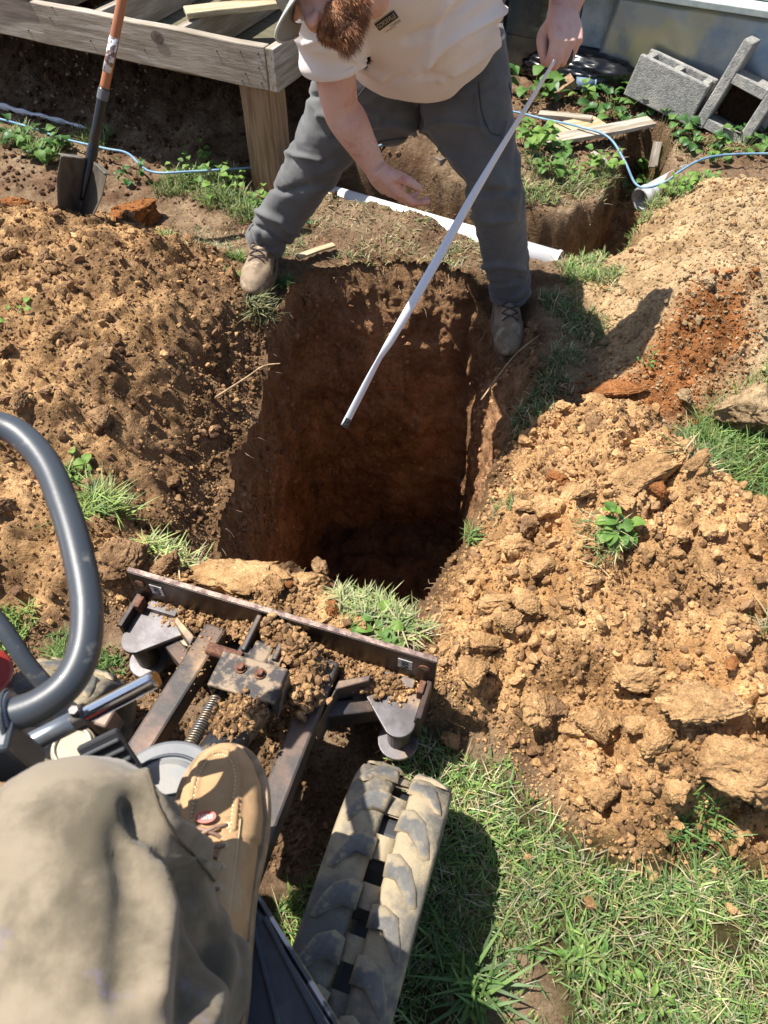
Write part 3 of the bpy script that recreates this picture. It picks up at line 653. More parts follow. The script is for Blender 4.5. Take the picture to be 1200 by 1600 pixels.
# concrete blocks
M_CMU = mat('cinder_block', (.36, .355, .33), .95, col2=(.22, .22, .205), nscale=45, ndetail=8, lo=.36, hi=.66, bump=1.0, bscale=130, bdist=.006, col3=(.42, .40, .35), n3=7)
def cmu(loc, rot, label, hollow=False):
    """hollow two-core block: its own X long 0.39, Y thick 0.19, Z high 0.19"""
    e = empty('concrete_block', loc, 0, label, 'concrete block'); e.rotation_euler = rot
    L, D, H, t = (.39, .27, .19, .05) if hollow else (.37, .17, .19, .032)
    for sy in (-1, 1):
        mb = MB(); mb.box((0, sy * (D / 2 - t / 2), 0), (L, t, H)); part('face_shell', mb, M_CMU, e, .006)
    for x in ((-L / 2 + .03, .045) if hollow else (-L / 2 + .032, 0, L / 2 - .032)):
        if hollow and x > 0: mb = MB(); mb.box((-.06, 0, .072), (.16, D - 2 * t - .004, .03)); part('core_soil_shade', mb, soil('core_dirt_shade', T_DARK * .7), e, .01)  # soil plate coloured dark to stand in for the shade inside the core
        mb = MB(); mb.box((x, 0, -.002), (.045 if hollow else .034, D - 2 * t - .001, H - .008)); part('web', mb, M_CMU, e, .003)
    return e
def basis(x, y, z): return Matrix((x, y, z)).transposed().to_euler()
# solid-looking block lying against the sheet: long side down to the right, face to the camera
P0, P1, P3 = W(1035, 75, z=.26), W(1118, 125, z=.20), W(1000, 125, z=.02)
ex = (Vector((.76, -.55, -.16))).normalized(); ez = Vector((.20, .02, 1)); ez = (ez - ex * ez.dot(ex)).normalized(); ey = ez.cross(ex)
c0 = W(1052, 128, z=.13) ; cmu(c0 + Vector((-.03, -.06, .0)), basis(ex, ey, ez), 'grey concrete block lying tilted with its smooth face up against the metal sheet')
ex = Vector((.30, .05, .95)).normalized(); ey = Vector((.80, -.55, -.2)); ey = (ey - ex * ey.dot(ex)).normalized(); ez = ex.cross(ey)
c0 = W(1168, 140, z=.17); cmu(c0 + Vector((-.02, -.05, .0)), basis(ex, ey, ez), 'hollow concrete block standing on end with its open core facing out', True)
ex = Vector((.35, .1, .93)).normalized(); ey = Vector((.75, -.6, -.2)); ey = (ey - ex * ey.dot(ex)).normalized(); ez = ex.cross(ey)
c0 = W(1222, 185, z=.07); cmu(c0 + Vector((.05, .03, 0)), basis(ex, ey, ez), 'concrete block at the right edge, half out of the picture')
mb = MB(); c0 = W(1167, 172, z=.03); v, f = clod_shape(77, 2); 
mb.box((0, 0, 0), (.10, .05, .065)); o = part('block_fragment', mb, M_CMU, None, .006); o.location = c0; o.rotation_euler = (.5, .25, -.5)
tag(o, 'small broken piece of concrete leaning at the foot of the hollow block', 'concrete piece')

# storm door pane with black frame behind the man, a stud behind it
gl = empty('glass_panel', wl(-.47, -.05, .0), wang, 'clear storm pane in a thin black metal frame beside the man', 'glass panel')
M_BLK = mat('black_metal', (.02, .022, .025), .35, .6, bump=.1)
gm = bpy.data.materials.new('clear_glass'); gm.use_nodes = True; nt = gm.node_tree; nt.nodes.clear()
t_ = nt.nodes.new('ShaderNodeBsdfTransparent'); t_.inputs[0].default_value = (.75, .8, .8, 1); g_ = nt.nodes.new('ShaderNodeBsdfGlossy'); g_.inputs['Roughness'].default_value = .08
fz = nt.nodes.new('ShaderNodeFresnel'); fz.inputs[0].default_value = 1.6; mxn = nt.nodes.new('ShaderNodeMixShader'); ou = nt.nodes.new('ShaderNodeOutputMaterial')
lk(nt, fz.outputs[0], mxn.inputs[0]); lk(nt, t_.outputs[0], mxn.inputs[1]); lk(nt, g_.outputs[0], mxn.inputs[2]); lk(nt, mxn.outputs[0], ou.inputs[0])
mb = MB(); mb.box((.08, -.01, .22), (.28, .004, .50)); part('pane', mb, gm, gl)
for a, b in (((-.06, -.01, -.03), (-.06, -.01, .50)), ((-.06, -.01, .49), (.22, -.01, .49))):
    mb = MB(); mb.beam(a, b, .016, .022, up=(0, 1, 0.01)); part('frame_rail', mb, M_BLK, gl, .002)
mb = MB(); mb.box((.14, .035, .2), (.05, .03, .46)); o = part('leaning_stud', mb, M_WOODG, None, .003); o.location = gl.location; o.rotation_euler = (0, 0, wang)
tag(o, 'short upright grey stud standing behind the clear storm pane', 'stud')
# black plastic bag heaped at the wall
v, f = ico(5); v = np.array(v); n1 = fbm(v[:, 0] * 1.6, v[:, 1] * 1.6, v[:, 2] * 1.6, 5, 3); n2 = 1 - np.abs(vnoise(v[:, 0] * 5, v[:, 1] * 3, v[:, 2] * 9, 8)); n3 = 1 - np.abs(vnoise(v[:, 0] * 11, v[:, 1] * 9, v[:, 2] * 19, 9))
v = v * (1 + .25 * n1 + .16 * n2 + .07 * n3)[:, None] * np.array([.27, .11, .085])
me = fast_mesh('plastic_bag', v, np.array(f), True); o = link('plastic_bag', me, mat('black_plastic', (.008, .009, .012), .28, spec=.6, bump=.2, bscale=30)); p = W(910, 112, z=.07); o.location = p + Vector((0, .02, 0)); o.rotation_euler = (0, 0, wang)
tag(o, 'crumpled black plastic bag slumped against the grey foundation wall', 'plastic bag')
# blue-grey cup on its side
cp = empty('plastic_cup', W(914, 130, z=.055), 0, 'blue-grey plastic pipe cup lying on its side below the black bag', 'cup')
mb = MB(); a, b = Vector((-.05, .0, 0)), Vector((.045, -.012, .0)); mb.tube([a, b], [.026, .028], 24, caps=False); o = part('body', mb, mat('slate_blue_plastic', (.13, .20, .27), .4), cp, smooth=True); o.modifiers.new('t', 'SOLIDIFY').thickness = .003
mb = MB(); mb.tube([b, b + Vector((.008, -.001, 0))], .0305, 24); part('rim', mb, mat('pale_blue_plastic', (.25, .33, .40), .4), cp, .001, smooth=False)
# short wood offcut and bits near it
o = None
def board(name, px0, py0, px1, py1, z0, z1, w, th, m, label, cat='board'):
    a, b = W(px0, py0, z=z0), W(px1, py1, z=z1); e = wood_part(name, a, b, w, th, m, parent=None, bev=.002); return tag(e, label, cat)
board('wood_offcut', 866, 148, 897, 124, .03, .10, .085, .04, M_WOODP, 'short brown wood offcut leaning by the black plastic bag', 'wood offcut')
board('pine_board', 846, 222, 1018, 190, .07, .075, .085, .018, M_WOODG, 'longer weathered board lying flat across the weeds, pointing right')
board('pine_board', 842, 178, 925, 186, .045, .06, .05, .018, M_WOODG, 'short narrow board behind the flat wide one')
board('pine_board', 862, 205, 940, 190, .062, .04, .12, .012, M_WOODY, 'sunlit scrap of yellow plywood under the long board')
board('wood_lath', 505, 302, 552, 323, .03, .02, .035, .012, M_WOODY, 'pale split stake behind the man\'s leg by the buried pipe', 'stake')
board('wood_lath', 465, 402, 522, 382, .02, .02, .03, .01, M_WOODY, 'thin splintered stake near the far rim of the pit, by the boot', 'stake')
board('wood_lath', 372, 446, 388, 476, .02, -.01, .018, .012, M_WOODY, 'short pale stick poking out under the left boot', 'stick')
board('wood_lath', 925, 238, 955, 258, .05, .03, .03, .01, M_WOODG, 'small grey splinter of wood on the grassy island', 'stick')
board('cedar_stub', 1020, 262, 1028, 222, -.16, -.06, .04, .03, M_WOODG, 'dark grey stub of timber standing in the upper trench', 'stub')
board('old_log', 610, 215, 700, 258, .02, .06, .09, .07, mat('rotten_wood', (.10, .075, .055), .9, col2=(.2, .17, .13), nscale=5, bump=.8, bscale=30, stretch=(1, 8, 8)), 'half-buried dark rotten timber behind the man\'s legs', 'log')
# dry twigs
M_TWIG = mat('dry_twig', (.42, .30, .17), .8, col2=(.28, .19, .11), nscale=40)
for pts, lab in ((((335, 622), (385, 590), (412, 572), (438, 568)), 'pale bent twig stuck in the left wall of the pit'),
                 (((752, 625), (800, 560), (835, 530), (862, 512)), 'long thin root arching in front of the right boot'),
                 (((283, 392), (300, 402), (340, 415)), 'brown stick on the dry ground left of the boot')):
    q = [W(px, py, z=.02) for px, py in pts]
    if 'left wall' in lab: q = [W(335, 622, z=-.02), W(385, 590, z=.0), W(412, 572, z=.03), W(438, 568, z=.05)]
    if 'right boot' in lab: q = [W(752, 625, y=2.02), W(800, 560, y=2.12), W(835, 530, y=2.16), W(862, 512, y=2.2)]
    if 'brown stick' in lab: q = [Vector((p.x, p.y, gz(p.x, p.y) + .008)) for p in q]
    mb = MB(); mb.tube(q, [.004, .0036, .003, .002][:len(q)], 6, smooth=5); tag(part('twig', mb, M_TWIG, smooth=True), lab, 'twig')

# pipes and blue water line
M_PVC = mat('white_pvc', (.80, .80, .78), .35, col2=(.62, .58, .50), nscale=9, lo=.55, hi=.8, coat=.1)
pa, pb = Vector((-.30, 3.22, -.052)), W(872, 414, z=-.055)
pp = empty('drain_pipe', (0, 0, 0), 0, 'white plastic drain pipe crossing the trench behind the man', 'pipe')
mb = MB(); mb.tube([pa, pb], .052, 32, caps=False); o = part('tube', mb, M_PVC, pp, smooth=True); o.modifiers.new('t', 'SOLIDIFY').thickness = .004
d = (pb - pa).normalized(); mb = MB(); mb.tube([pb - d * .012, pb + d * .001], .0535, 32, caps=False); o = part('cut_rim', mb, M_PVC, pp); o.modifiers.new('t', 'SOLIDIFY').thickness = .006
g0, g1 = W(1040, 290, z=-.06), W(1000, 312, z=-.08); gp = empty('grey_pipe', (0, 0, 0), 0, 'short grey plastic pipe end lying in the upper trench', 'pipe')
mb = MB(); mb.tube([g0 + (g0 - g1) * .8, g1], .045, 28, caps=False); o = part('tube', mb, mat('grey_pvc', (.42, .44, .46), .45, col2=(.3, .3, .3), nscale=12), gp, smooth=True); o.modifiers.new('t', 'SOLIDIFY').thickness = .004
mb = MB(); mb.tube([g1 + (g0 - g1) * .3, g1], .050, 28, caps=False); o = part('collar', mb, mat('grey_pvc_light', (.5, .52, .53), .4), gp, smooth=True); o.modifiers.new('t', 'SOLIDIFY').thickness = .003
q = [W(px, py, z=.03) for px, py in ((-60, 150), (0, 165), (45, 178), (90, 188), (135, 200))]; mb = MB(); mb.tube(q, [.028, .026, .024, .02, .006], 12, ell=[(1, .5)] * 5, smooth=5, disp=lambda s_, t_: .004 * math.sin(s_ * 40 + t_ * 2))
tag(part('plastic_strip', mb, mat('white_film', (.72, .74, .78), .35, bump=.5, bscale=25)), 'white plastic sheeting edge lying at the foot of the dark bank', 'plastic strip')
M_BLUE = mat('blue_tubing', (.12, .25, .38), .5, col2=(.20, .34, .44), nscale=14, coat=.2)
def hose(pts, r, lab, m=M_BLUE, name='water_line', lift=.008):
    q = []
    for px, py, zz in pts:
        p = W(px, py, z=zz); q.append(p)
    mb = MB(); mb.tube(q, r, 8, smooth=8); tag(part(name, mb, m, smooth=True), lab, 'tubing')
hose([(-40, 178, .06), (0, 186, .06), (50, 200, .07), (100, 217, .06), (165, 232, .07), (200, 240, .07), (235, 268, .06), (300, 268, .07), (398, 262, .06), (470, 262, .05), (540, 246, .08), (600, 225, .12), (655, 201, .11), (720, 178, .05), (790, 173, .04), (850, 186, .06), (905, 198, .095), (950, 214, .09), (975, 250, .06), (992, 286, -.0), (1010, 293, .0), (1040, 284, .04), (1062, 268, .08), (1100, 248, .08), (1150, 241, .07), (1230, 240, .07)],
     .0055, 'thin blue water tubing snaking across the yard behind the man')
# ============================================================ THE MAN WITH THE TAPE
M_SKIN = mat('skin', (.66, .36, .28), .5, col2=(.74, .47, .38), nscale=9, ndetail=5, lo=.35, hi=.65, col3=(.60, .26, .20), n3=14, lo3=.55, hi3=.72, bump=.25, bscale=160, bdist=.001, sss=.12, spec=.4)
man = empty('person', (.08, 2.45, 0), 0, 'bearded man in a cream T-shirt and grey work trousers bending over the pit', 'person')
MP = Vector((.08, 2.45, 0))
def off(mb): mb.v = [tuple(Vector(p) - MP) for p in mb.v]; return mb
X_ = Vector((1, 0, 0)); UP_ = Vector((0, _s, _c)); BK_ = Vector((0, -_c, _s))          # directions of the picture in the world
PEL = Vector((.10, 2.50, .84)); CH = Vector((.075, 2.16, 1.05)); NK = Vector((-.01, 1.97, 1.165))
SR = Vector((-.145, 2.03, 1.08)); SL = Vector((.245, 2.14, 1.17))
ER = W(532, 168, t=1.97); WR = W(586, 262, t=2.10); EL = Vector((.51, 2.31, 1.09)); WLp = W(878, 22, t=1.90)
HIPR, HIPL = Vector((.0, 2.52, .82)), Vector((.20, 2.52, .83))
KR = W(487, 262, t=2.53); AR = W(415, 376, z=.12); KL = W(775, 300, t=2.40); AL = W(797, 455, t=2.80)
TOR, TOL = W(401, 458, z=.02), W(792, 545, z=-.14)
# ---- body (one continuous skin)
mb = MB()
mb.tube([PEL, (PEL + CH) / 2, CH, NK.lerp(CH, .35)], [.13, .135, .14, .09], 24, ell=[(1.25, .85)] * 4, up=(0, -.5, 1), smooth=4)
Hc = W(506, -27, t=1.60)                                                       # head centre
Fh = (X_ * -.36 + UP_ * -.85 + BK_ * .30).normalized(); Uh = (X_ * -.88 + UP_ * .30 + BK_ * .25); Uh = (Uh - Fh * Uh.dot(Fh)).normalized(); Lh = Uh.cross(Fh)
RH = Matrix((Lh, Fh, Uh)).transposed()                                         # head frame: x side, y forward, z up
def hp(x, y, z): return Hc + RH @ Vector((x, y, z))
mb.tube([NK + Vector((0, .08, -.05)), NK + Vector((0, .03, .02)), hp(0, -.05, -.085), hp(0, -.02, -.02)], [.06, .058, .058, .06], 18, smooth=4)
def blob(c, r, s=(1, 1, 1), sub=3): mb.ball(hp(*c), r, sub, s, RH)
blob((0, -.012, .025), .088, (.88, 1.12, 1.05)); blob((0, .02, -.02), .072, (.88, 1.05, 1.1)); blob((0, .045, -.07), .045, (1.1, 1.0, .8)); blob((0, .066, -.088), .022, (1.2, .8, .8))
for sx in (-1, 1):
    blob((sx * .036, .066, -.018), .024, (1.1, .7, .9)); blob((sx * .030, .079, .022), .018, (1.4, .6, .5)); blob((sx * .074, -.008, -.005), .020, (.35, .8, 1.35)); blob((sx * .012, .101, -.022), .010, (1, 1, .8)); blob((sx * .03, .073, .006), .012, (1.1, .6, .8))
mb.tube([hp(0, .084, .018), hp(0, .100, -.004), hp(0, .112, -.018), hp(0, .096, -.026)], [.008, .0095, .0125, .008], 12, smooth=4)
mb.ball(hp(0, .090, -.046), .013, 2, (1.7, .7, .4), RH); mb.ball(hp(0, .088, -.056), .012, 2, (1.5, .7, .45), RH)
# arms
mb.tube([SR + Vector((.03, .0, .01)), SR + (ER - SR) * .25, SR.lerp(ER, .7), ER, ER.lerp(WR, .25), ER.lerp(WR, .65), WR, WR + (WR - ER).normalized() * .03],
        [.062, .060, .053, .050, .052, .041, .029, .027], 22, ell=[(1, 1)] * 5 + [(1.02, .9), (1.12, .78), (1.15, .7)], up=(.3, -1, .1), smooth=5)
mb.tube([SL + Vector((-.03, .0, .0)), SL.lerp(EL, .3), SL.lerp(EL, .7), EL, EL.lerp(WLp, .3), EL.lerp(WLp, .7), WLp, WLp + (WLp - EL).normalized() * .02],
        [.062, .058, .052, .050, .052, .044, .033, .031], 22, ell=[(1, 1)] * 5 + [(1.05, .9), (1.15, .8), (1.15, .8)], up=(.0, -.6, .8), smooth=5)
# legs (inside the trousers) and ankles
for hp_, kn, an in ((HIPR, KR, AR), (HIPL, KL, AL)):
    mb.tube([hp_, hp_.lerp(kn, .5), kn, kn.lerp(an, .4), an], [.085, .072, .052, .050, .034], 14, smooth=3)
# hands: fingers as own chains rooted in the palm
def hand(mb, wrist, fwd, palmn, thumbside, size, curls, spread, thumb, palm_r=.024):
    """fwd: wrist to knuckles; palmn: out of the palm; thumbside: towards the thumb"""
    fwd = fwd.normalized(); palmn = (palmn - fwd * palmn.dot(fwd)).normalized(); side = (thumbside - fwd * thumbside.dot(fwd) - palmn * thumbside.dot(palmn)).normalized()
    kn = []
    for i in range(4):
        s_ = (1.5 - i) * .0215 * size
        kl = (.092, .096, .090, .080)[i] * size
        k_ = wrist + fwd * kl + side * s_; kn.append(k_)
        mb.tube([wrist + side * s_ * .45 + fwd * .005, wrist + fwd * kl * .5 + side * s_ * .9 - palmn * .002, k_], [palm_r * .95 * size, .0185 * size, .0125 * size], 12, ell=[(1, 1), (1, 1), (1, 1)], smooth=3)
    mb.tube([wrist + fwd * .02, wrist + fwd * .06 * size], [.024 * size, .026 * size], 16, ell=[(1.3, .75), (1.5, .62)], up=palmn, smooth=2)
    for i in range(4):
        L = (.042, .047, .043, .034)[i] * size; r = (.0093, .0096, .0090, .0080)[i] * size
        a = curls[i]; p = kn[i] - fwd * .008; d0 = fwd + side * spread * (1.5 - i); pts = [p]; ang = 0
        for j, (l_, w_) in enumerate(((L, a[0]), (L * .68, a[1]), (L * .52, a[2]))):
            ang += w_; dd = (d0.normalized() * math.cos(ang) + palmn * math.sin(ang)).normalized(); p = p + dd * l_; pts.append(p)
        mb.tube(pts, [r * 1.22, r * 1.08, r * 1.0, r * .78], 12, smooth=4); mb.ball(pts[-1], r * .80, 2)
    t0 = wrist + fwd * .022 * size + side * .022 * size + palmn * .006; p = t0; pts = [p]; rr = [.0185 * size]
    for (v_, l_, r_) in thumb:
        dd = (fwd * v_[0] + palmn * v_[1] + side * v_[2]).normalized(); p = p + dd * l_ * size; pts.append(p); rr.append(r_ * size)
    mb.tube(pts, rr, 12, smooth=4); mb.ball(pts[-1], rr[-1] * .98, 2); return pts, kn
# right hand hanging open, a little larger as it comes forward, thumb up towards the picture's upper right
fR = (W(618, 306, t=2.17) - WR).normalized()
hand(mb, WR, fR, (X_ * .50 + UP_ * .30 - BK_ * .35 + BK_ * .1), (X_ * .40 + UP_ * .80 + BK_ * .45), 1.12,
     [(.30, .40, .25), (.38, .42, .25), (.45, .45, .3), (.5, .5, .35)], .05, [((.62, .20, .95), .038, .0150), ((.85, .30, .55), .034, .0112), ((.95, .20, .25), .028, .0092)])
# left fist closed on the tape
fL = (W(888, 84, t=1.87) - WLp).normalized()
hand(mb, WLp, fL, (X_ * -.25 - BK_ * .9 - UP_ * .1), (X_ * -1.0), 1.06,
     [(.9, 1.3, .9), (1.0, 1.35, .9), (1.1, 1.4, .9), (1.2, 1.4, .9)], .0, [((.6, .7, .55), .038, .016), ((.95, .5, -.1), .034, .0125), ((.9, .3, -.3), .026, .010)], palm_r=.027)
body = part('body', off(mb), M_SKIN, man); bake(body, .0036, 4, .5)
# short hair on the forearms
co = get_co(body.data); no = get_no(body.data); r_ = np.random.default_rng(8); Vs = []; Fs = []
for A_, B_, off_ in ((ER, WR, 0), (EL, WLp, 1)):
    a = np.array(A_ - MP); b = np.array(B_ - MP); e = b - a; t = ((co - a) @ e) / (e @ e); dd_ = np.linalg.norm(co - a - t[:, None] * e, axis=1); ids = np.where((t > -.1) & (t < .97) & (dd_ < .075))[0]; en = e / np.linalg.norm(e)
    for i_ in r_.choice(ids, 1500):
        p = co[i_]; d = no[i_] * .35 + en * .9 + r_.normal(size=3) * .3; d /= np.linalg.norm(d); sd = np.cross(d, no[i_]); sd /= np.linalg.norm(sd) + 1e-9; L = r_.uniform(.005, .011); k_ = len(Vs); Vs += [p - sd * .00018, p + sd * .00018, p + d * L]; Fs.append((k_, k_ + 1, k_ + 2))
tag(link('arm_hair', fast_mesh('arm_hair', np.array(Vs), np.array(Fs), False), mat('ginger_arm_hair', (.42, .22, .10), .6), body), kind='stuff')
# eyes under the brim
for sx in (-1, 1):
    e = MB(); e.ball(hp(sx * .031, .073, .008), .0125, 3); part('eyeball', off(e), mat('eye_white', (.7, .68, .65), .2), man, smooth=True)

# ---- trousers
from mathutils.bvhtree import BVHTree
M_PANT = mat('grey_work_twill', (.125, .127, .125), .85, col2=(.09, .092, .092), nscale=7, ndetail=6, lo=.35, hi=.65, bump=.25, bscale=420, bdist=.001, col3=(.15, .155, .155), n3=6, lo3=.58, hi3=.8, sheen=.15)
def ridge(v): return (1 - abs(v)) ** 2
mb = MB()
def legtube(h, k, a, seed, side):
    hem = a + (a - k).normalized() * .015
    pts = [h + Vector((0, 0, .03)), h, h.lerp(k, .35), h.lerp(k, .7), k, k.lerp(a, .3), k.lerp(a, .65), k.lerp(a, .9), hem]
    rad = [.130, .138, .128, .106, .086, .083, .080, .078, .074]
    mb.tube(pts, rad, 72, ell=[(1.12, 1.0)] * 3 + [(1.0, 1.0)] * 6, up=(0, -1, .2), smooth=14, disp=lambda s_, t_: leg_fold(s_, t_, seed))
    return hem
def leg_fold(s_, t_, seed):
    c, s2 = math.cos(t_), math.sin(t_)
    w = float(vnoise(np.array([c * 1.3 + seed]), np.array([s2 * 1.3]), np.array([s_ * 4.0]), seed)[0])
    f = math.sin(s_ * 62 + 2.2 * math.sin(t_ + seed) + 4 * w)
    cuff = max(0, (s_ - .72) / .28); knee = math.exp(-((s_ - .47) / .09) ** 2); th = math.exp(-((s_ - .15) / .13) ** 2)
    g = math.sin(s_ * 34 + 3 * math.cos(t_ * 1 + seed) + 5 * w)
    return .0105 * cuff * f * (.6 + .4 * s2) + .006 * knee * f + .006 * th * g + .006 * w
hemR = legtube(HIPR, KR, AR, 3, -1); hemL = legtube(HIPL, KL, AL, 9, 1)
mb.tube([PEL + Vector((.005, -.16, .13)), PEL + Vector((0, -.06, .05)), PEL, PEL + Vector((0, .03, -.07)), PEL + Vector((0, .02, -.12))], [.150, .158, .155, .125, .07], 48, ell=[(1.22, .9), (1.28, .95), (1.34, .95), (1.35, .95), (1.3, .9)], up=(0, -.7, .7), smooth=6)
mb.ball(W(610, 168, t=2.40), .115, 3); mb.ball(W(705, 160, t=2.38), .125, 3); mb.ball(W(655, 163, t=2.42), .082, 3); mb.ball(W(560, 165, t=2.43), .10, 3)
tr = part('trousers', off(mb), M_PANT, man); bake(tr, .0062, 5, .5)
# seams and pocket folds added on the finished surface
co = get_co(tr.data); no = get_no(tr.data); wco = co + np.array(MP)
def crease(wco, pts, amp, wd):
    d = np.full(len(wco), 1e9)
    for a, b in zip(pts[:-1], pts[1:]):
        a, b = np.array(a), np.array(b); e = b - a; t = np.clip(((wco - a) @ e) / (e @ e), 0, 1); d = np.minimum(d, np.linalg.norm(wco - a - t[:, None] * e, axis=1))
    return amp * np.exp(-(d / wd) ** 2)
D = np.zeros(len(co)); F_ = lambda px, py, t: W(px, py, t=t)
hf = 2.28
for pts, am, wd in ((((653, 160), (655, 190), (648, 240)), -.005, .005), (((665, 160), (668, 195), (690, 230)), .004, .007), (((640, 200), (560, 190), (500, 180)), .006, .012), (((640, 215), (570, 225), (520, 215)), -.006, .010),
                    (((660, 200), (700, 190), (760, 200)), .005, .012), (((670, 225), (720, 250), (745, 300)), .005, .011), (((600, 180), (540, 150), (470, 150)), -.005, .010), (((743, 150), (750, 205), (780, 230), (790, 190)), .004, .005),
                    (((690, 260), (740, 300), (800, 300)), -.005, .011), (((720, 330), (760, 345), (805, 340)), .005, .010), (((500, 250), (450, 240), (430, 225)), .005, .009), (((480, 290), (440, 300), (420, 290)), -.006, .009),
                    (((400, 330), (440, 345), (470, 370)), .007, .009), (((392, 350), (420, 362), (450, 385)), -.006, .008), (((745, 420), (780, 410), (815, 420)), .007, .009), (((750, 440), (785, 445), (812, 436)), -.006, .008)):
    # distance measured across the line of sight, so each crease follows the cloth where it lies
    a = np.array(CAM := (0, 0, CAM_H)); rel = wco - a; dep = rel @ np.array([0, _c, -_s]); u = rel[:, 0] / dep * 1.0; v = (rel @ np.array([0, _s, _c])) / dep
    L = np.array([((p[0] - 600) / FPX, (800 - p[1]) / FPX) for p in pts]); d = line_dist(u, v, L) * 2.35
    D += 2.3 * am * np.exp(-(d / wd) ** 2)
D += .005 * (1 - np.abs(fbm(wco[:, 0] * 5 + 3 * wco[:, 2], wco[:, 1] * 5, wco[:, 2] * 16, 45, 3))) ** 3 + .0018 * fbm(wco[:, 0] * 30, wco[:, 1] * 30, wco[:, 2] * 30, 5, 3)
set_co(tr.data, co + no * D[:, None])
mb = MB()
for (a, k, r_) in ((hemR, KR, .074), (hemL, KL, .074)):
    d = (a - k).normalized(); mb.tube([a - d * .026, a - d * .024, a - d * .002, a], [r_ * .97, r_ * 1.035, r_ * 1.035, r_ * .97], 48, caps=False, disp=lambda s_, t_: .003 * math.sin(t_ * 3) + .002 * math.sin(t_ * 7 + 1))
o = part('hem', off(mb), M_PANT, man, smooth=True)

# ---- shirt
# seams and pocket edges stitched onto the trousers
dg = bpy.context.evaluated_depsgraph_get(); bvt = BVHTree.FromObject(tr, dg)
def on_cloth(bv, base, px, py, gap=.0015):
    o_ = Vector((0, 0, CAM_H)) - base; d = (W(px, py, t=1.0) - Vector((0, 0, CAM_H))).normalized(); loc, n, i, di = bv.ray_cast(o_, d)
    return None if loc is None else loc + n * gap
def seam_line(bv, base, pts, r, m, parent, name='seam'):
    q = []; pp = [Vector((a, b, 0)) for a, b in pts]; pp, _, _ = resample(pp, 1, None, 14)
    for p in pp:
        w = on_cloth(bv, base, p.x, p.y)
        if w is not None and (not q or (w - q[-1]).length < .05): q.append(w)
    if len(q) > 3: mb = MB(); mb.tube(q, r, 6); part(name, mb, m, parent, smooth=True)
M_SEAM = mat('dark_seam', (.055, .057, .06), .9); M_PATCH = mat('worn_twill', (.15, .152, .148), .85, bump=.25, bscale=420, bdist=.001)
for pts in (((655, 150), (656, 175), (652, 205)), ((748, 128), (752, 170), (765, 205), (782, 212)), ((795, 130), (803, 180), (806, 260), (808, 340), (806, 420), (806, 455)), ((660, 215), (690, 255), (722, 320), (745, 390), (762, 440)), ((640, 215), (590, 222), (545, 240)),
            ((470, 175), (440, 235), (415, 300), (388, 355)), ((545, 175), (560, 150), (575, 130)), ((615, 225), (560, 265), (515, 310), (470, 360), (445, 390))):
    seam_line(bvt, MP, pts, .0016, M_SEAM, tr)

# ---- shirt
M_SHIRT = mat('cream_cotton', (.85, .78, .73), .85, col2=(.80, .73, .68), nscale=4, ndetail=4, bump=.15, bscale=500, bdist=.0006, sheen=.2, sss=0)
mb = MB(); sp = (CH - PEL).normalized()
hemc = PEL + Vector((.005, -.085, .075))
def sf(s_, t_):
    w = float(vnoise(np.array([math.cos(t_) * 1.5]), np.array([math.sin(t_) * 1.5]), np.array([s_ * 2.5]), 33)[0])
    return .006 * math.exp(-((s_ - .12) / .14) ** 2) * math.sin(t_ * 5 + 5 * w + s_ * 9) + .006 * w
mb.tube([hemc, hemc.lerp(CH, .25) + Vector((0, -.022, -.028)), hemc.lerp(CH, .6) + Vector((0, -.02, -.02)), CH + Vector((0, -.01, -.005)), CH.lerp(NK, .45), CH.lerp(NK, .8), NK + Vector((-.01, .0, .02))],
        [.165, .180, .184, .176, .165, .122, .085], 80, ell=[(1.26, .95), (1.25, 1.02), (1.20, 1.0), (1.22, .92), (1.25, .80), (1.3, .8), (1.05, 1.0)], up=(.0, -.62, -.78), smooth=10, disp=sf)
# sleeves
def sleeve(S, E, f, r0, r1, seed):
    e = S.lerp(E, f); d = (E - S).normalized()
    mb.tube([S - d * .05 + (CH - S) * .25, S, S.lerp(E, f * .5), e, e + d * .03], [r0 * 1.0, r0, (r0 + r1) / 2 * 1.02, r1, r1 * .98], 56, ell=[(1, 1)] * 3 + [(1.08, .98)] * 2, up=(.2, -1, .1), smooth=8,
            disp=lambda s_, t_: .0045 * math.sin(s_ * 26 + 2.5 * math.sin(t_ + seed)) * min(1, s_ * 2))
    return e, d
e1_, d1_ = sleeve(SR, ER, .56, .088, .080, 1); e2_, d2_ = sleeve(SL, EL, .60, .090, .082, 4)
sh = part('t_shirt', off(mb), M_SHIRT, man); bake(sh, .0062, 9, .5)
bm = bmesh.new(); bm.from_mesh(sh.data)
def cut(pt, nrm_, rad):
    pt = pt - MP; near = []
    for f in bm.faces:
        q_ = f.calc_center_median() - pt; ax = q_.dot(nrm_); ra = (q_ - nrm_ * ax).length
        if -.008 < ax < .05 and ra < rad: near.append(f)
    g = set(near); es = set(e for f in near for e in f.edges); vs = set(v for f in near for v in f.verts)
    r = bmesh.ops.bisect_plane(bm, geom=list(vs) + list(es) + list(g), plane_co=pt, plane_no=nrm_, clear_outer=True)
cut(e1_, d1_, .093); cut(e2_, d2_, .098); cut(hemc + sp * .02, -sp, .34)
bm.to_mesh(sh.data); bm.free(); sh.data.polygons.foreach_set('use_smooth', [True] * len(sh.data.polygons))
co = get_co(sh.data); no = get_no(sh.data); wco = co + np.array(MP)
rel = wco - np.array([0, 0, CAM_H]); dep = rel @ np.array([0, _c, -_s]); u = rel[:, 0] / dep; v = (rel @ np.array([0, _s, _c])) / dep
D = np.zeros(len(co))
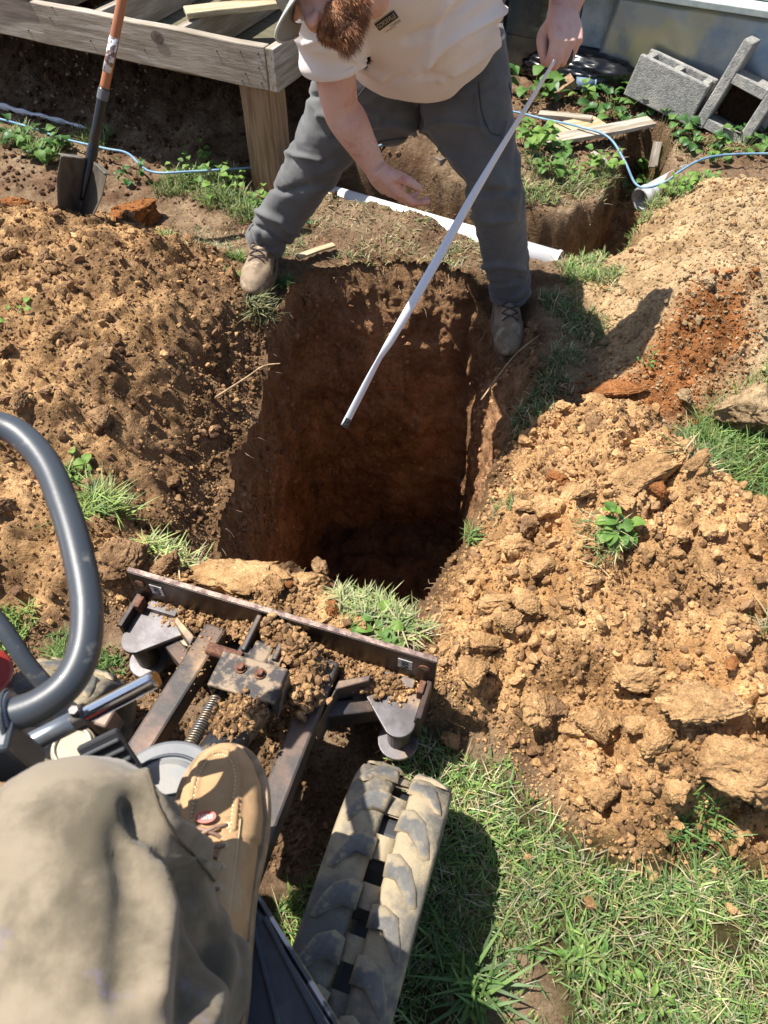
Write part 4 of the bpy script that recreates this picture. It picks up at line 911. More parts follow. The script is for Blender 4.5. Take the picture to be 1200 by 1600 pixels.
for pts, am, wd in ((((795, 10), (740, 40), (690, 70), (650, 110)), .010, .012), (((780, 40), (720, 70), (660, 120)), -.008, .010), (((790, 60), (740, 95), (690, 125)), .007, .010), (((540, 70), (560, 100), (600, 125)), .006, .010),
                    (((500, 60), (530, 70), (545, 90)), .006, .008), (((505, 35), (520, 60), (535, 95)), -.006, .008), (((700, 0), (680, 40), (668, 90)), .006, .013), (((760, -20), (700, 30), (640, 60)), -.006, .014), (((600, 130), (640, 120), (700, 120)), -.005, .009), (((475, 70), (500, 62), (530, 60)), .004, .006)):
    L = np.array([((p[0] - 600) / FPX, (800 - p[1]) / FPX) for p in pts]); D += 1.8 * am * np.exp(-(line_dist(u, v, L) * 1.85 / wd) ** 2)
D += .004 * fbm(wco[:, 0] * 9, wco[:, 1] * 9, wco[:, 2] * 9, 15, 3)
set_co(sh.data, co + no * D[:, None]); m_ = sh.modifiers.new('t', 'SOLIDIFY'); m_.thickness = .003; m_.offset = -1
for (c_, d_, r_) in ((e1_, d1_, .0795), (e2_, d2_, .0815)):
    mb = MB(); mb.tube([c_ - d_ * .018, c_ - d_ * .016, c_ - d_ * .001, c_ + d_ * .001], [r_ * .99, r_ * 1.015, r_ * 1.015, r_ * .99], 48, ell=[(1.08, .98)] * 4, up=(.2, -1, .1), caps=False)
    o = part('sleeve_hem', off(mb), M_SHIRT, man, smooth=True)
# printed chest logo: a flat print that follows the cloth
M_INK = mat('black_print', (.02, .02, .024), .8); M_PRN = mat('print_cream', (.62, .57, .50), .85)
from mathutils.bvhtree import BVHTree
def drape(obj_, base, px0, py0, ang, sc, gap=.0016, name='print', m=M_INK, geo=None):
    """lay flat geometry (x, y in metres of print) on a surface, seen from in front of it"""
    dg = bpy.context.evaluated_depsgraph_get(); bv = BVHTree.FromObject(obj_, dg)
    v, f = geo; out = []; ca, sa = math.cos(ang), math.sin(ang)
    for (x, y) in v:
        qx, qy = (x * ca - y * sa) * sc, (x * sa + y * ca) * sc
        tgt = W(px0 + qx, py0 - qy, t=1.0); d = (tgt - Vector((0, 0, CAM_H))).normalized(); o_ = Vector((0, 0, CAM_H)) - base
        loc, n, i, dist = bv.ray_cast(o_, d)
        if loc is None: loc = o_ + d * (dist or 1.6); n = -d
        out.append(tuple(loc + n * gap if n.dot(d) < 0 else loc - n * gap))
    me = bpy.data.meshes.new(name); me.from_pydata(out, [], f); me.update(); return me
def text_geo(body, size=1.0, bold=0, cut=8):
    cu = bpy.data.curves.new('t', 'FONT'); cu.body = body; cu.size = size; cu.offset = bold; cu.align_x = 'CENTER'; cu.align_y = 'CENTER'
    o = bpy.data.objects.new('t', cu); COL.objects.link(o); dg = bpy.context.evaluated_depsgraph_get(); me = bpy.data.meshes.new_from_object(o.evaluated_get(dg))
    bpy.data.objects.remove(o); g = ([(v.co.x, v.co.y) for v in me.vertices], [tuple(p.vertices) for p in me.polygons]); return g
def rect_geo(w, h, nx_=12, ny_=4):
    v = [(-w / 2 + w * i / nx_, -h / 2 + h * j / ny_) for j in range(ny_ + 1) for i in range(nx_ + 1)]
    return v, [(j * (nx_ + 1) + i, j * (nx_ + 1) + i + 1, (j + 1) * (nx_ + 1) + i + 1, (j + 1) * (nx_ + 1) + i) for j in range(ny_) for i in range(nx_)]
lp = link('shirt_print', drape(sh, MP, 604, 31, math.radians(36), 1, .0022, 'shirt_print', M_INK, rect_geo(37, 13)), M_INK, man)
g = text_geo('GORDEVILLE', 8.0); xs_ = [p[0] for p in g[0]]; kx = 33 / (max(xs_) - min(xs_)); g = ([(p[0] * kx, p[1] * 1.35) for p in g[0]], g[1])
link('lettering', drape(sh, MP, 604, 31, math.radians(36), 1, .0032, 'lettering', M_PRN, g), M_PRN, lp)
link('lettering', drape(sh, MP, 618, 35, math.radians(33), 1, .0026, 'lettering', M_INK, text_geo('CHEESE', 5.5)), M_INK, lp)
link('lettering', drape(sh, MP, 610, 44, math.radians(30), 1, .0026, 'lettering', M_INK, text_geo('CARLISLE, PA', 3.2)), M_INK, lp)

# ---- beard, hair and cap
M_BEARD = mat('ginger_beard', (.34, .14, .06), .7, col2=(.48, .25, .12), nscale=60, col3=(.14, .055, .025), n3=18, bump=.6, bscale=220, bdist=.003)
mb = MB()
for c_, r_, s_ in (((0, .072, -.074), .040, (1.15, .8, .8)), ((0, .088, -.090), .033, (1.1, .8, .9)), ((0, .034, -.082), .042, (1.2, .9, .7)), ((0, .094, -.040), .014, (2.3, .7, .5))):
    mb.ball(hp(*c_), r_, 3, s_, RH)
for sx in (-1, 1):
    for c_, r_ in (((sx * .048, .040, -.062), .036), ((sx * .062, .014, -.030), .024), ((sx * .066, .004, .004), .016), ((sx * .03, .085, -.055), .022)):
        mb.ball(hp(*c_), r_, 3, (.8, 1, 1.1), RH)
bd = part('beard', off(mb), M_BEARD, man); bake(bd, .005, 4)
co = get_co(bd.data); no = get_no(bd.data); nn_ = fbm(co[:, 0] * 60, co[:, 1] * 60, co[:, 2] * 60, 3, 3); set_co(bd.data, co + no * (.004 * nn_)[:, None])
# strands
r_ = np.random.default_rng(5); pick = r_.integers(0, len(co), 9000); Vs = []; Fs = []
dn = np.array(RH @ Vector((0, .7, -.7))); ctr_ = np.array(hp(0, .03, -.05) - MP)
base_ = get_co(bd.data); bn = get_no(bd.data)
inner = ((base_ - np.array(hp(0, 0, 0) - MP)) @ np.array(RH @ Vector((0, 0, 1))))
for i_ in pick:
    p = base_[i_]; n_ = bn[i_]; L = r_.uniform(.008, .020) * (1.2 if inner[i_] < -.09 else .6)
    d = n_ * .55 + dn * .8 + r_.normal(size=3) * .28; d /= np.linalg.norm(d); sd = np.cross(d, r_.normal(size=3)); sd /= np.linalg.norm(sd) + 1e-9; w = .0006
    b_ = dn * L * .35; o_ = len(Vs); Vs += [p - sd * w, p + sd * w, p + d * L * .6 + sd * w * .7, p + d * L * .6 - sd * w * .7, p + d * L + b_]; Fs += [(o_, o_ + 1, o_ + 2), (o_, o_ + 2, o_ + 3), (o_ + 3, o_ + 2, o_ + 4)]
hs = link('beard_hair', fast_mesh('beard_hair', np.array(Vs), np.array(Fs), False), M_BEARD, bd); tag(hs, kind='stuff')
mb = MB(); mb.ball(hp(0, -.035, .0), .093, 3, (.9, .95, 1.0), RH); part('hair', off(mb), M_BEARD, man, smooth=True)
M_CAP = mat('olive_grey_cap', (.26, .25, .21), .9, col2=(.17, .15, .12), nscale=14, bump=.3, bscale=300, bdist=.001); M_BRIM = mat('cap_brim', (.30, .31, .29), .85, bump=.2, bscale=350)
v, f = ico(4); v = np.array(v); up_ = v[:, 2] > -.08; mp_ = {}; vv = []
for i, p in enumerate(v):
    if up_[i]: mp_[i] = len(vv); q = hp(p[0] * .092, p[1] * .108 - .008, .028 + p[2] * (.098 if p[1] < .3 else .088)); vv.append(tuple(q - MP))
ff = [tuple(mp_[i] for i in q) for q in f if all(i in mp_ for i in q)]
me = bpy.data.meshes.new('cap'); me.from_pydata(vv, [], ff); me.update(); me.polygons.foreach_set('use_smooth', [True] * len(me.polygons)); cap = link('cap', me, M_CAP, man); cap.modifiers.new('t', 'SOLIDIFY').thickness = .003
mb = MB(); rows = []; nb_ = 28
for j in range(9):
    for i in range(nb_ + 1):
        th = math.radians(-62 + 124 * i / nb_); t = j / 8; ry = .100 + .085 * t * math.cos(th * .75) ** .6; x = math.sin(th) * (.090 + .004 * t); y = math.cos(th) * ry * 1.0 + .0; z = .034 + .008 * t - (x / .09) ** 2 * .028 - t * .012
        rows.append(tuple(hp(x, y, z) - MP))
mb.add(rows, [(j * (nb_ + 1) + i, j * (nb_ + 1) + i + 1, (j + 1) * (nb_ + 1) + i + 1, (j + 1) * (nb_ + 1) + i) for j in range(8) for i in range(nb_)])
br = part('brim', mb, M_BRIM, cap, smooth=True); br.modifiers.new('t', 'SOLIDIFY').thickness = .0035
mb = MB(); e_ = [tuple(Vector(rows[8 * (nb_ + 1) + i])) for i in range(nb_ + 1)]; mb.tube(e_, .0028, 6); part('brim_edge', mb, mat('brim_binding', (.55, .55, .50), .8), cap, smooth=True)

# ---- boots
M_BOOT = mat('dusty_tan_leather', (.25, .185, .12), .8, col2=(.16, .115, .075), nscale=16, ndetail=5, bump=.35, bscale=90, bdist=.002, col3=(.36, .28, .19), n3=22)
M_SOLE = mat('muddy_sole', (.20, .155, .10), .9, col2=(.12, .09, .06), nscale=30, bump=.4, bscale=70); M_LACE = mat('brown_lace', (.055, .035, .03), .8)
def boot(ankle, toe, dirx, name='boot', tilt=0, m=M_BOOT, L=.305, sc=1.12, parent=man, base=MP, seed=0):
    f = Vector((dirx[0], dirx[1], math.tan(tilt))).normalized(); r = f.cross(Vector((0, 0, 1))).normalized(); u = r.cross(f)
    heel = toe - f * (L - .02)
    def q(x, y, z): return heel + f * y + r * x + u * z
    mb = MB()
    P = [(.012, .052, .034), (.05, .056, .037), (.12, .056, .042), (.18, .050, .049), (.23, .045, .052), (.27, .040, .047), (.292, .034, .036), (.301, .026, .02)]
    mb.tube([q(0, y * sc, z * sc + .002) for y, z, w in P], [w * sc for *_, w in P], 28, ell=[(1, 1.15), (1, 1.2), (1, 1.15), (1, .92), (1, .85), (1, .82), (1, .85), (1, .9)], up=u, smooth=6)
    mb.tube([q(0, .07 * sc, .05 * sc), q(0, .068 * sc, .10 * sc), ankle.lerp(q(0, .07, .16), .35), q(0, .06, .175).lerp(ankle + Vector((0, 0, .03)), .7)], [.05 * sc, .046 * sc, .045 * sc, .047 * sc], 24, ell=[(.92, 1.3), (.95, 1.25), (1, 1.15), (1, 1.1)], up=f, smooth=5)
    mb.tube([q(0, .10 * sc, .10 * sc), q(0, .16 * sc, .082 * sc), q(0, .21 * sc, .062 * sc)], [.034 * sc, .036 * sc, .036 * sc], 20, ell=[(1, .8)] * 3, up=u, smooth=4)
    mb.v = [tuple(Vector(p) - base) for p in mb.v]
    b = part(name, mb, m, parent); bake(b, .0042, 5)
    co = get_co(b.data); no = get_no(b.data); wc_ = co + np.array(base); yy = (wc_ - np.array(heel)) @ np.array(f); zz = (wc_ - np.array(heel)) @ np.array(u)
    dsp = .0022 * np.exp(-((yy - .215 * sc) / .006) ** 2) * (zz > .03) + .0015 * fbm(wc_[:, 0] * 40, wc_[:, 1] * 40, wc_[:, 2] * 40, seed, 3) - .002 * np.exp(-((zz - .095) / .006) ** 2)
    set_co(b.data, co + no * dsp[:, None])
    ol = []
    for k_ in range(40):
        t = 2 * math.pi * k_ / 40; y = math.sin(t); x = math.cos(t); yy_ = .152 + .158 * y; wd = .050 if y > .0 else .050 + .008 * y; wd = wd * (1 - .18 * max(0, -y - .1)); ol.append((x * wd * (abs(x) ** -.35 if abs(x) > .02 else 1), yy_))
    v = []; n = len(ol)
    for z in (-.004, .012, .024): v += [tuple(q(x * sc * (1.0 if z < .02 else .97), y * sc, z * sc) - base) for x, y in ol]
    s_ = MB(); s_.add(v, [tuple(range(n))[::-1], tuple(range(2 * n, 3 * n))] + [(a * n + i, a * n + (i + 1) % n, (a + 1) * n + (i + 1) % n, (a + 1) * n + i) for a in (0, 1) for i in range(n)])
    part('sole', s_, M_SOLE, b, smooth=False)
    dg = bpy.context.evaluated_depsgraph_get(); bv = BVHTree.FromObject(b, dg)
    def onb(x, y, h=.30):
        o_ = q(x, y, h) - base; loc, nn, i, di = bv.ray_cast(o_, -u)
        return (loc + nn * .002) if loc is not None else q(x, y, .09) - base
    lc = MB()
    for j in range(5):
        y0 = (.205 - .024 * j) * sc; w0 = .026 * sc
        for sgn in (-1, 1):
            pts = [onb(-sgn * w0, y0), onb(-sgn * w0 * .4, y0 - .008), onb(sgn * w0 * .4, y0 - .016), onb(sgn * w0, y0 - .024 * sc)]
            lc.tube([p + u * .003 for p in pts], .0024, 6, smooth=3)
    part('lace', lc, M_LACE, b, smooth=True)
    return b
boot(AR, TOR, (-.10, -1), seed=1); boot(AL, TOL, (.0, -1), tilt=-.25, seed=2)

# ---- the tape measure
tp = empty('tape_measure', W(868, 96, t=1.86), 0, 'long white steel tape blade reaching from the man\'s fist down into the pit', 'tape measure'); TB = tp.location.copy()
ctl = [(868, 96, 1.86, .006, 1.35), (830, 160, 1.90, .010, 1.15), (780, 240, 1.95, .013, .9), (735, 315, 1.98, .0155, .55), (690, 395, 2.00, .0165, .25), (650, 465, 2.02, .0165, .2), (610, 535, 2.05, .0155, .5), (595, 560, 2.06, .0135, 1.0), (575, 597, 2.08, .014, .75), (539, 666, 2.12, .0145, .6)]
P_ = np.array([[*W(a, b, t=c), d_, e_] for a, b, c, d_, e_ in ctl]); n_ = 90; tt = np.linspace(0, len(ctl) - 1, n_); Pi = np.stack([np.interp(tt, np.arange(len(ctl)), P_[:, k_]) for k_ in range(5)], -1)
for _ in range(5): Pi[1:-1] = .5 * Pi[1:-1] + .25 * (Pi[2:] + Pi[:-2])
vs = []; nw = 8
for i in range(n_):
    p = Vector(Pi[i, :3]); d = (Vector(Pi[min(i + 1, n_ - 1), :3]) - Vector(Pi[max(i - 1, 0), :3])).normalized(); tw = Pi[i, 4]; v0 = (p - Vector((0, 0, CAM_H))).normalized(); sd = d.cross(v0).normalized(); nn_ = sd.cross(d)
    sdr = sd * math.cos(tw) + nn_ * math.sin(tw); nr = -sd * math.sin(tw) + nn_ * math.cos(tw); hw = .0125
    for k_ in range(nw + 1):
        s_ = (k_ / nw * 2 - 1); vs.append(tuple(p + sdr * s_ * hw + nr * (s_ * s_) * .0045 - TB))
mb = MB(); mb.add(vs, [(i * (nw + 1) + k_, i * (nw + 1) + k_ + 1, (i + 1) * (nw + 1) + k_ + 1, (i + 1) * (nw + 1) + k_) for i in range(n_ - 1) for k_ in range(nw)])
o = part('blade', mb, mat('white_tape', (.72, .74, .80), .35, coat=.2), tp, smooth=True); o.modifiers.new('t', 'SOLIDIFY').thickness = .0006
e0 = Vector(Pi[-1, :3]); dd = (e0 - Vector(Pi[-3, :3])).normalized(); v0 = (e0 - Vector((0, 0, CAM_H))).normalized(); sd = dd.cross(v0).normalized(); nn_ = sd.cross(dd); R_ = Matrix((sd, dd, nn_)).transposed()
mb = MB(); mb.box(e0 - dd * .012 - nn_ * .003 - TB, (.017, .026, .0022), R_); mb.box(e0 + dd * .002 + nn_ * .004 - TB, (.019, .0022, .016), R_); o = part('end_hook', mb, mat('dark_steel', (.10, .10, .10), .35, .9), tp, .0006)
for k_ in (-1, 1): mb = MB(); mb.ball(e0 - dd * (.012 + .006 * k_) - nn_ * .0046 - TB, .0028, 2); part('rivet', mb, M_NAIL, tp)
mb = MB(); mb.box((0, 0, 0), (.045, .082, .075), Matrix((X_, (UP_ * -.6 - BK_ * .2).normalized(), (UP_ * -.6 - BK_ * .2).normalized().cross(X_) * -1)).transposed()); o = part('case', mb, mat('black_case', (.02, .02, .022), .5), tp, .012, seg=4); o.location = (WLp + fL * .075 - BK_ * .045 + X_ * .004) - TB
# ============================================================ THE MINI EXCAVATOR
MO = Vector((-.454, .148, 0)); MA = -math.atan2(.31, .95)
ex_ = empty('mini_excavator', MO, MA, 'muddy compact excavator with dozer blade, rubber tracks and grey grab handle', 'excavator')
RM = Matrix.Rotation(MA, 3, 'Z')
def toL(p): return RM.transposed() @ (Vector(p) - MO)
def wL(px, py, z): return toL(W(px, py, z=z))
M_STEEL = mat('worn_black_steel', (.075, .068, .064), .5, .55, col2=(.16, .11, .085), nscale=9, ndetail=6, lo=.42, hi=.62, bump=.35, bscale=60, bdist=.0015, col3=(.33, .22, .13), n3=5, lo3=.55, hi3=.70)
M_STEELB = mat('blade_steel', (.035, .030, .028), .42, .5, col2=(.075, .050, .042), nscale=12, ndetail=6, bump=.3, bscale=90, bdist=.001, col3=(.20, .14, .09), n3=7, lo3=.64, hi3=.78)
M_PLATE = mat('scuffed_grey_plate', (.17, .16, .165), .45, .6, col2=(.10, .09, .09), nscale=10, bump=.25, bscale=70, bdist=.001, col3=(.36, .24, .14), n3=8, lo3=.56, hi3=.70)
M_BRKT = mat('mud_stained_bracket', (.24, .175, .11), .6, .15, col2=(.03, .026, .026), nscale=26, ndetail=7, lo=.46, hi=.57, bump=.35, bscale=90, bdist=.0015, col3=(.24, .15, .09), n3=30, lo3=.6, hi3=.75)
M_RUST = mat('rusty_bolt', (.10, .045, .03), .8, .2, col2=(.2, .09, .05), nscale=90, bump=.5, bscale=200)
M_CHROME = mat('chrome_rod', (.75, .75, .76), .12, 1.0, col2=(.22, .15, .10), nscale=14, ndetail=7, lo=.54, hi=.60, stretch=(1, 1, 1), bump=.05)
M_GREYP = mat('gloss_grey_paint', (.050, .060, .072), .42, col2=(.04, .048, .058), nscale=5, coat=.12, bump=.2, bscale=90, bdist=.001, col3=(.17, .16, .145), n3=26, lo3=.60, hi3=.72)
M_RUB2 = mat('deck_rubber', (.055, .062, .075), .55, col2=(.035, .04, .05), nscale=8, bump=.2, bscale=120, bdist=.001, col3=(.13, .125, .12), n3=11, lo3=.55, hi3=.75)
M_TRK = mat('mud_caked_rubber', (.34, .275, .175), .85, col2=(.13, .12, .10), nscale=11, ndetail=7, lo=.40, hi=.62, bump=.9, bscale=55, bdist=.004, col3=(.09, .09, .085), n3=9, lo3=.62, hi3=.72)
M_LUG = mat('scuffed_lug_rubber', (.060, .068, .078), .8, attr='tint', col2=(1.5, 1.45, 1.35), nscale=24, ndetail=7, lo=.42, hi=.66, bump=.8, bscale=60, bdist=.003, col3=(.30, .24, .155), n3=26, lo3=.46, hi3=.60)
M_WHT = mat('white_decal', (.75, .75, .72), .5, col2=(.5, .48, .45), nscale=60); M_RED = mat('red_paint', (.42, .035, .02), .35, col2=(.3, .03, .02), nscale=6, coat=.3)
M_BLKP = mat('matte_black_plastic', (.03, .032, .036), .5, bump=.15, bscale=200)

# -- dozer blade
bl = part('dozer_blade', MB().box((0, .700, .235), (.735, .016, .13)), M_STEELB, ex_, .003)
BV = .700
cu = MB(); pts = [(.706, .17), (.716, .12), (.735, .07), (.765, .02)]
for (a, b) in zip(pts[:-1], pts[1:]): cu.beam((0, a[0] + .004, a[1]), (0, b[0] + .004, b[1]), .72, .010, up=(0, 1, .3))
part('mouldboard', cu, M_STEELB, bl, .001)
sh_ = MB(); sh_.box((0, .655, .168), (.66, .075, .010)); part('shelf_plate', sh_, M_PLATE, bl, .002)
def arc(cx, cy, r, a0, a1, n): return [(cx + r * math.cos(math.radians(a0 + (a1 - a0) * i / n)), cy + r * math.sin(math.radians(a0 + (a1 - a0) * i / n))) for i in range(n + 1)]
for s in (-1, 1):
    out = [(s * .350, .688), (s * .350, .60)] + [(s * x, y) for x, y in arc(.318, .592, .036, 10, -120, 9)] + [(s * .20, .655), (s * .20, .688)]
    part('wing_plate', MB().prism(out, .176, .188), M_PLATE, bl, .002)
    low = [(s * x, y) for x, y in arc(.318, .592, .046, 60, -200, 16)] + [(s * .25, .655)]
    part('lower_plate', MB().prism(low, .07, .08), M_PLATE, bl, .002)
    part('wing_pin', MB().tube([(s * .318, .595, .078), (s * .318, .595, .178)], .026, 20), M_STEEL, bl, .001)
    part('side_cheek', MB().prism([(s * .352, .690), (s * .364, .690), (s * .364, .60), (s * .352, .60)], .10, .215), M_STEELB, bl, .002)
    part('stop_bar', MB().box((s * .29, .676, .197), (.075, .022, .018)), M_PLATE, bl, .002)
    part('stop_tab', MB().box((s * .345, .668, .20), (.014, .03, .045)), M_RUST, bl, .002)
    # bolt hole seen as a dark bore with a rim
    hr = MB(); hr.tube([(s * .343, BV - .0082, .262), (s * .343, BV - .0092, .262)], .0105, 20); part('bolt_hole', hr, mat('dirt_in_bore', (.40, .27, .15), .9), bl)
    part('hole_rim', MB().tube([(s * .343 + .0112 * math.cos(t), BV - .0092, .262 + .0112 * math.sin(t)) for t in np.linspace(0, 6.2832, 25)], .0018, 6, caps=False), M_RUST, bl, smooth=True)
    dc = part('decal', MB().prism([(s * .300 - .016, BV - .010), (s * .300 + .016, BV - .010), (s * .300 + .016, BV - .0088), (s * .300 - .016, BV - .0088)], .238, .275), M_WHT, bl, .0004)
    lg = MB()
    for (pp_, rr) in (([(math.cos(t) * .0062, .265 + math.sin(t) * .0062) for t in np.linspace(0, 6.28, 15)], .0013), ([(math.cos(t) * .0028, .265 + math.sin(t) * .0028) for t in np.linspace(0, 6.28, 11)], .0008),
                      ([(.008, .2555), (.002, .2585), (-.005, .2570), (-.0055, .2530), (.001, .2500), (.0065, .2470), (.005, .2430), (-.002, .2415), (-.009, .2435)], .0022)):
        lg.tube([(s * .300 + a, BV - .0103, b) for a, b in pp_], rr, 6, ell=[(1, .3)] * len(pp_), up=(0, -1, 0), smooth=3)
    part('emblem', lg, M_INK, dc)
ed = MB(); ed.box((0, .700, .3015), (.735, .012, .003)); part('worn_edge', ed, mat('bare_edge', (.30, .22, .18), .45, .6, col2=(.12, .08, .07), nscale=30, bump=.4, bscale=200), bl, .001)
# -- push arms, braces, centre lugs
for s in (-1, 1):
    part('push_arm', MB().beam((s * .135, .655, .215), (s * .155, .10, .275), .052, .055), M_STEEL, ex_, .006)
    part('arm_brace', MB().beam((s * .150, .56, .165), (s * .285, .640, .13), .035, .06), M_STEEL, ex_, .004)
    part('gusset', MB().prism([(s * .165, .50), (s * .172, .62), (s * .235, .655), (s * .235, .64), (s * .176, .60)], .14, .235), M_STEEL, ex_, .003)
    part('lug', MB().prism([(s * .030, .69), (s * .042, .69), (s * .042, .60), (s * .030, .60)], .17, .29), M_STEEL, ex_, .003)
part('cross_pin', MB().tube([(-.115, .588, .27), (-.035, .588, .27)], .014, 16), M_RUST, ex_, .001)
part('clevis', MB().tube([(-.05, .605, .262), (.05, .605, .262)], .016, 18), M_BRKT, ex_, .002)
part('clevis_block', MB().box((0, .612, .262), (.045, .05, .035)), M_BRKT, ex_, .006)
# -- cylinder, cover bracket, hose guards
br_ = empty('cover_bracket'); 
def U(px, py, z): return wL(px, py, z)
a1, a2, a3, a4 = U(350, 1016, .355), U(452, 1046, .355), U(432, 1104, .35), U(318, 1070, .35)
mid = (a1 + a2 + a3 + a4) / 4
bpy.data.objects.remove(br_)
dx = ((a2 - a1) + (a3 - a4)).normalized(); 
L1 = (a2 - a1).length; Wd = ((a4 - a1).length + (a3 - a2).length) / 2
dy = Vector((0, 0, 1)).cross(dx)
Rb = Matrix((dx, dy, Vector((0, 0, 1)))).transposed()
cv = MB(); cv.box(mid, (L1, Wd, .008), Rb)
for s in (-1, 1): cv.box(mid + Rb @ Vector((s * (L1 / 2 - .004), 0, -.035)), (.008, Wd, .07), Rb)
cov = part('cover_bracket', cv, M_BRKT, ex_, .006, seg=3)
for s in (-1, 1):
    c_ = mid + Rb @ Vector((s * .021, .012, .008)); part('bolt', MB().tube([c_, c_ + Vector((0, 0, .009))], .0085, 6), M_RUST, cov, .001)
    c2 = c_ - Vector((0, 0, .003)); part('washer', MB().tube([c2, c2 + Vector((0, 0, .003))], .012, 20), M_RUST, cov)
ca, cb = toL(W(408, 1080, z=.30)), toL(W(285, 1260, z=.36)); part('lift_cylinder', MB().tube([ca, cb], .038, 28), mat('muddy_black_cylinder', (.03, .03, .033), .35, .3, col2=(.30, .21, .13), nscale=10, ndetail=7, lo=.46, hi=.56, bump=.6, bscale=70, bdist=.003), ex_, .003)
for (p0, p1, r_, nn_) in ((W(338, 1092, z=.31), W(283, 1190, z=.36), .0125, 26), (W(425, 1100, z=.29), W(388, 1150, z=.31), .011, 18)):
    p0, p1 = toL(p0), toL(p1); d = (p1 - p0); hb = MB(); hb.tube([p0 - d * .25, p1 + d * .1], r_ * .8, 12); hz = part('hydraulic_hose', hb, M_BLKP, ex_, smooth=True)
    q = []; ux = d.normalized().orthogonal().normalized(); uy = d.normalized().cross(ux)
    for i in range(nn_ * 10 + 1):
        t = i / (nn_ * 10); th = t * nn_ * 2 * math.pi; q.append(p0 + d * t + (ux * math.cos(th) + uy * math.sin(th)) * r_)
    part('spring_guard', MB().tube(q, .0021, 5), mat('spring_steel', (.22, .21, .20), .4, .8, col2=(.3, .22, .14), nscale=30), hz, smooth=True)
# -- rubber tracks
TR_R, TZ, TF, TBk = .150, .150, .335, -1.0           # end radius, axle height, front axle, rear axle
LEN = TF - TBk; PER = 2 * LEN + 2 * math.pi * TR_R
def tpath(s):
    """s from the front top going back; returns (v, z, tangent angle)"""
    s = s % PER
    if s < LEN: return TF - s, TZ + TR_R, math.pi
    s -= LEN
    if s < math.pi * TR_R: a = s / TR_R; return TBk - math.sin(a) * TR_R, TZ + math.cos(a) * TR_R, math.pi + a
    s -= math.pi * TR_R
    if s < LEN: return TBk + s, TZ - TR_R, 2 * math.pi
    s -= LEN; a = s / TR_R; return TF + math.sin(a) * TR_R, TZ - math.cos(a) * TR_R, a
NP_ = 44; PITCH_ = PER / NP_
def track(uc, seed):
    vs, fs, cs = [], [], []
    prof = [(-.093, -.022), (-.095, -.004), (-.088, .007), (-.055, .008), (-.024, .004), (-.017, -.004), (-.017, -.018), (-.055, -.02)]
    NS_ = NP_ * 10
    def strip(prof, filt=None):
        o = len(vs); n = len(prof)
        for i in range(NS_):
            v_, z_, a = tpath(i * PER / NS_); nx_, nz_ = -math.sin(a) * 0, 0
            # outward normal
            t_ = (math.cos(a), math.sin(a)); nrm_ = (t_[1], -t_[0])
            ph = i / 10 * 2 * math.pi
            for k_, (u_, h_) in enumerate(prof):
                hh = h_ + .0035 * math.sin(ph + abs(u_) * 60) * (h_ > 0) + .0025 * float(vnoise(np.array([i * .13]), np.array([u_ * 40.0 + seed]), 0, seed)[0])
                vs.append((uc + u_, v_ + nrm_[0] * hh, z_ + nrm_[1] * hh))
        for i in range(NS_):
            if filt and not filt(i): continue
            for k_ in range(n): fs.append((o + i * n + k_, o + i * n + (k_ + 1) % n, o + ((i + 1) % NS_) * n + (k_ + 1) % n, o + ((i + 1) % NS_) * n + k_))
    strip(prof); strip([(-u_, h_) for u_, h_ in prof][::-1])
    strip([(-.0185, -.008), (-.0185, -.001), (.0185, -.001), (.0185, -.008)], lambda i: (i % 10) < 5)
    me = bpy.data.meshes.new('rubber_track'); me.from_pydata(vs, [], fs); me.update(); me.polygons.foreach_set('use_smooth', [True] * len(me.polygons))
    t = link('rubber_track', me, M_TRK, ex_); return t
def lug_mesh(side, seed):
    # swept chevron pad: from the slot outwards and backwards, rounded off; x across, y forward, z out
    r = random.Random(seed); out = []
    pa = [(.016, .030), (.035, .034), (.060, .020), (.074, -.008), (.080, -.034), (.072, -.038), (.058, -.022), (.036, -.004), (.017, -.006)]
    pa = [(x + r.uniform(-.002, .002), y + r.uniform(-.003, .003)) for x, y in pa]
    n = len(pa); cx = sum(p[0] for p in pa) / n; cy = sum(p[1] for p in pa) / n
    v = []
    for z, k_ in ((0.0, 1.12), (.006, 1.08), (.010, .97), (.0125, .80)):
        for x, y in pa: v.append((side * (cx + (x - cx) * k_), cy + (y - cy) * k_, z * (1 - .5 * max(0, x - .05) / .04) + r.uniform(-.0012, .0012)))
    v.append((side * cx, cy, .0125)); f = []
    for l in range(3):
        for i in range(n): q = (l * n + i, l * n + (i + 1) % n, (l + 1) * n + (i + 1) % n, (l + 1) * n + i); f.append(q if side > 0 else q[::-1])
    for i in range(n): q = (3 * n + i, 3 * n + (i + 1) % n, 4 * n); f.append(q if side > 0 else q[::-1])
    me = bpy.data.meshes.new('lug'); me.from_pydata(v, [], f); me.update(); me.polygons.foreach_set('use_smooth', [True] * len(me.polygons)); me.materials.append(M_LUG)
    cc_ = [(.27, .215, .14)] * n + [(.24, .19, .125)] * n + [(.16, .14, .11)] * n + [(.115, .112, .105)] * n + [(.095, .095, .092)]; paint(me, np.array(cc_)); return me
LM = {s: [lug_mesh(s, 50 + i) for i in range(4)] for s in (-1, 1)}
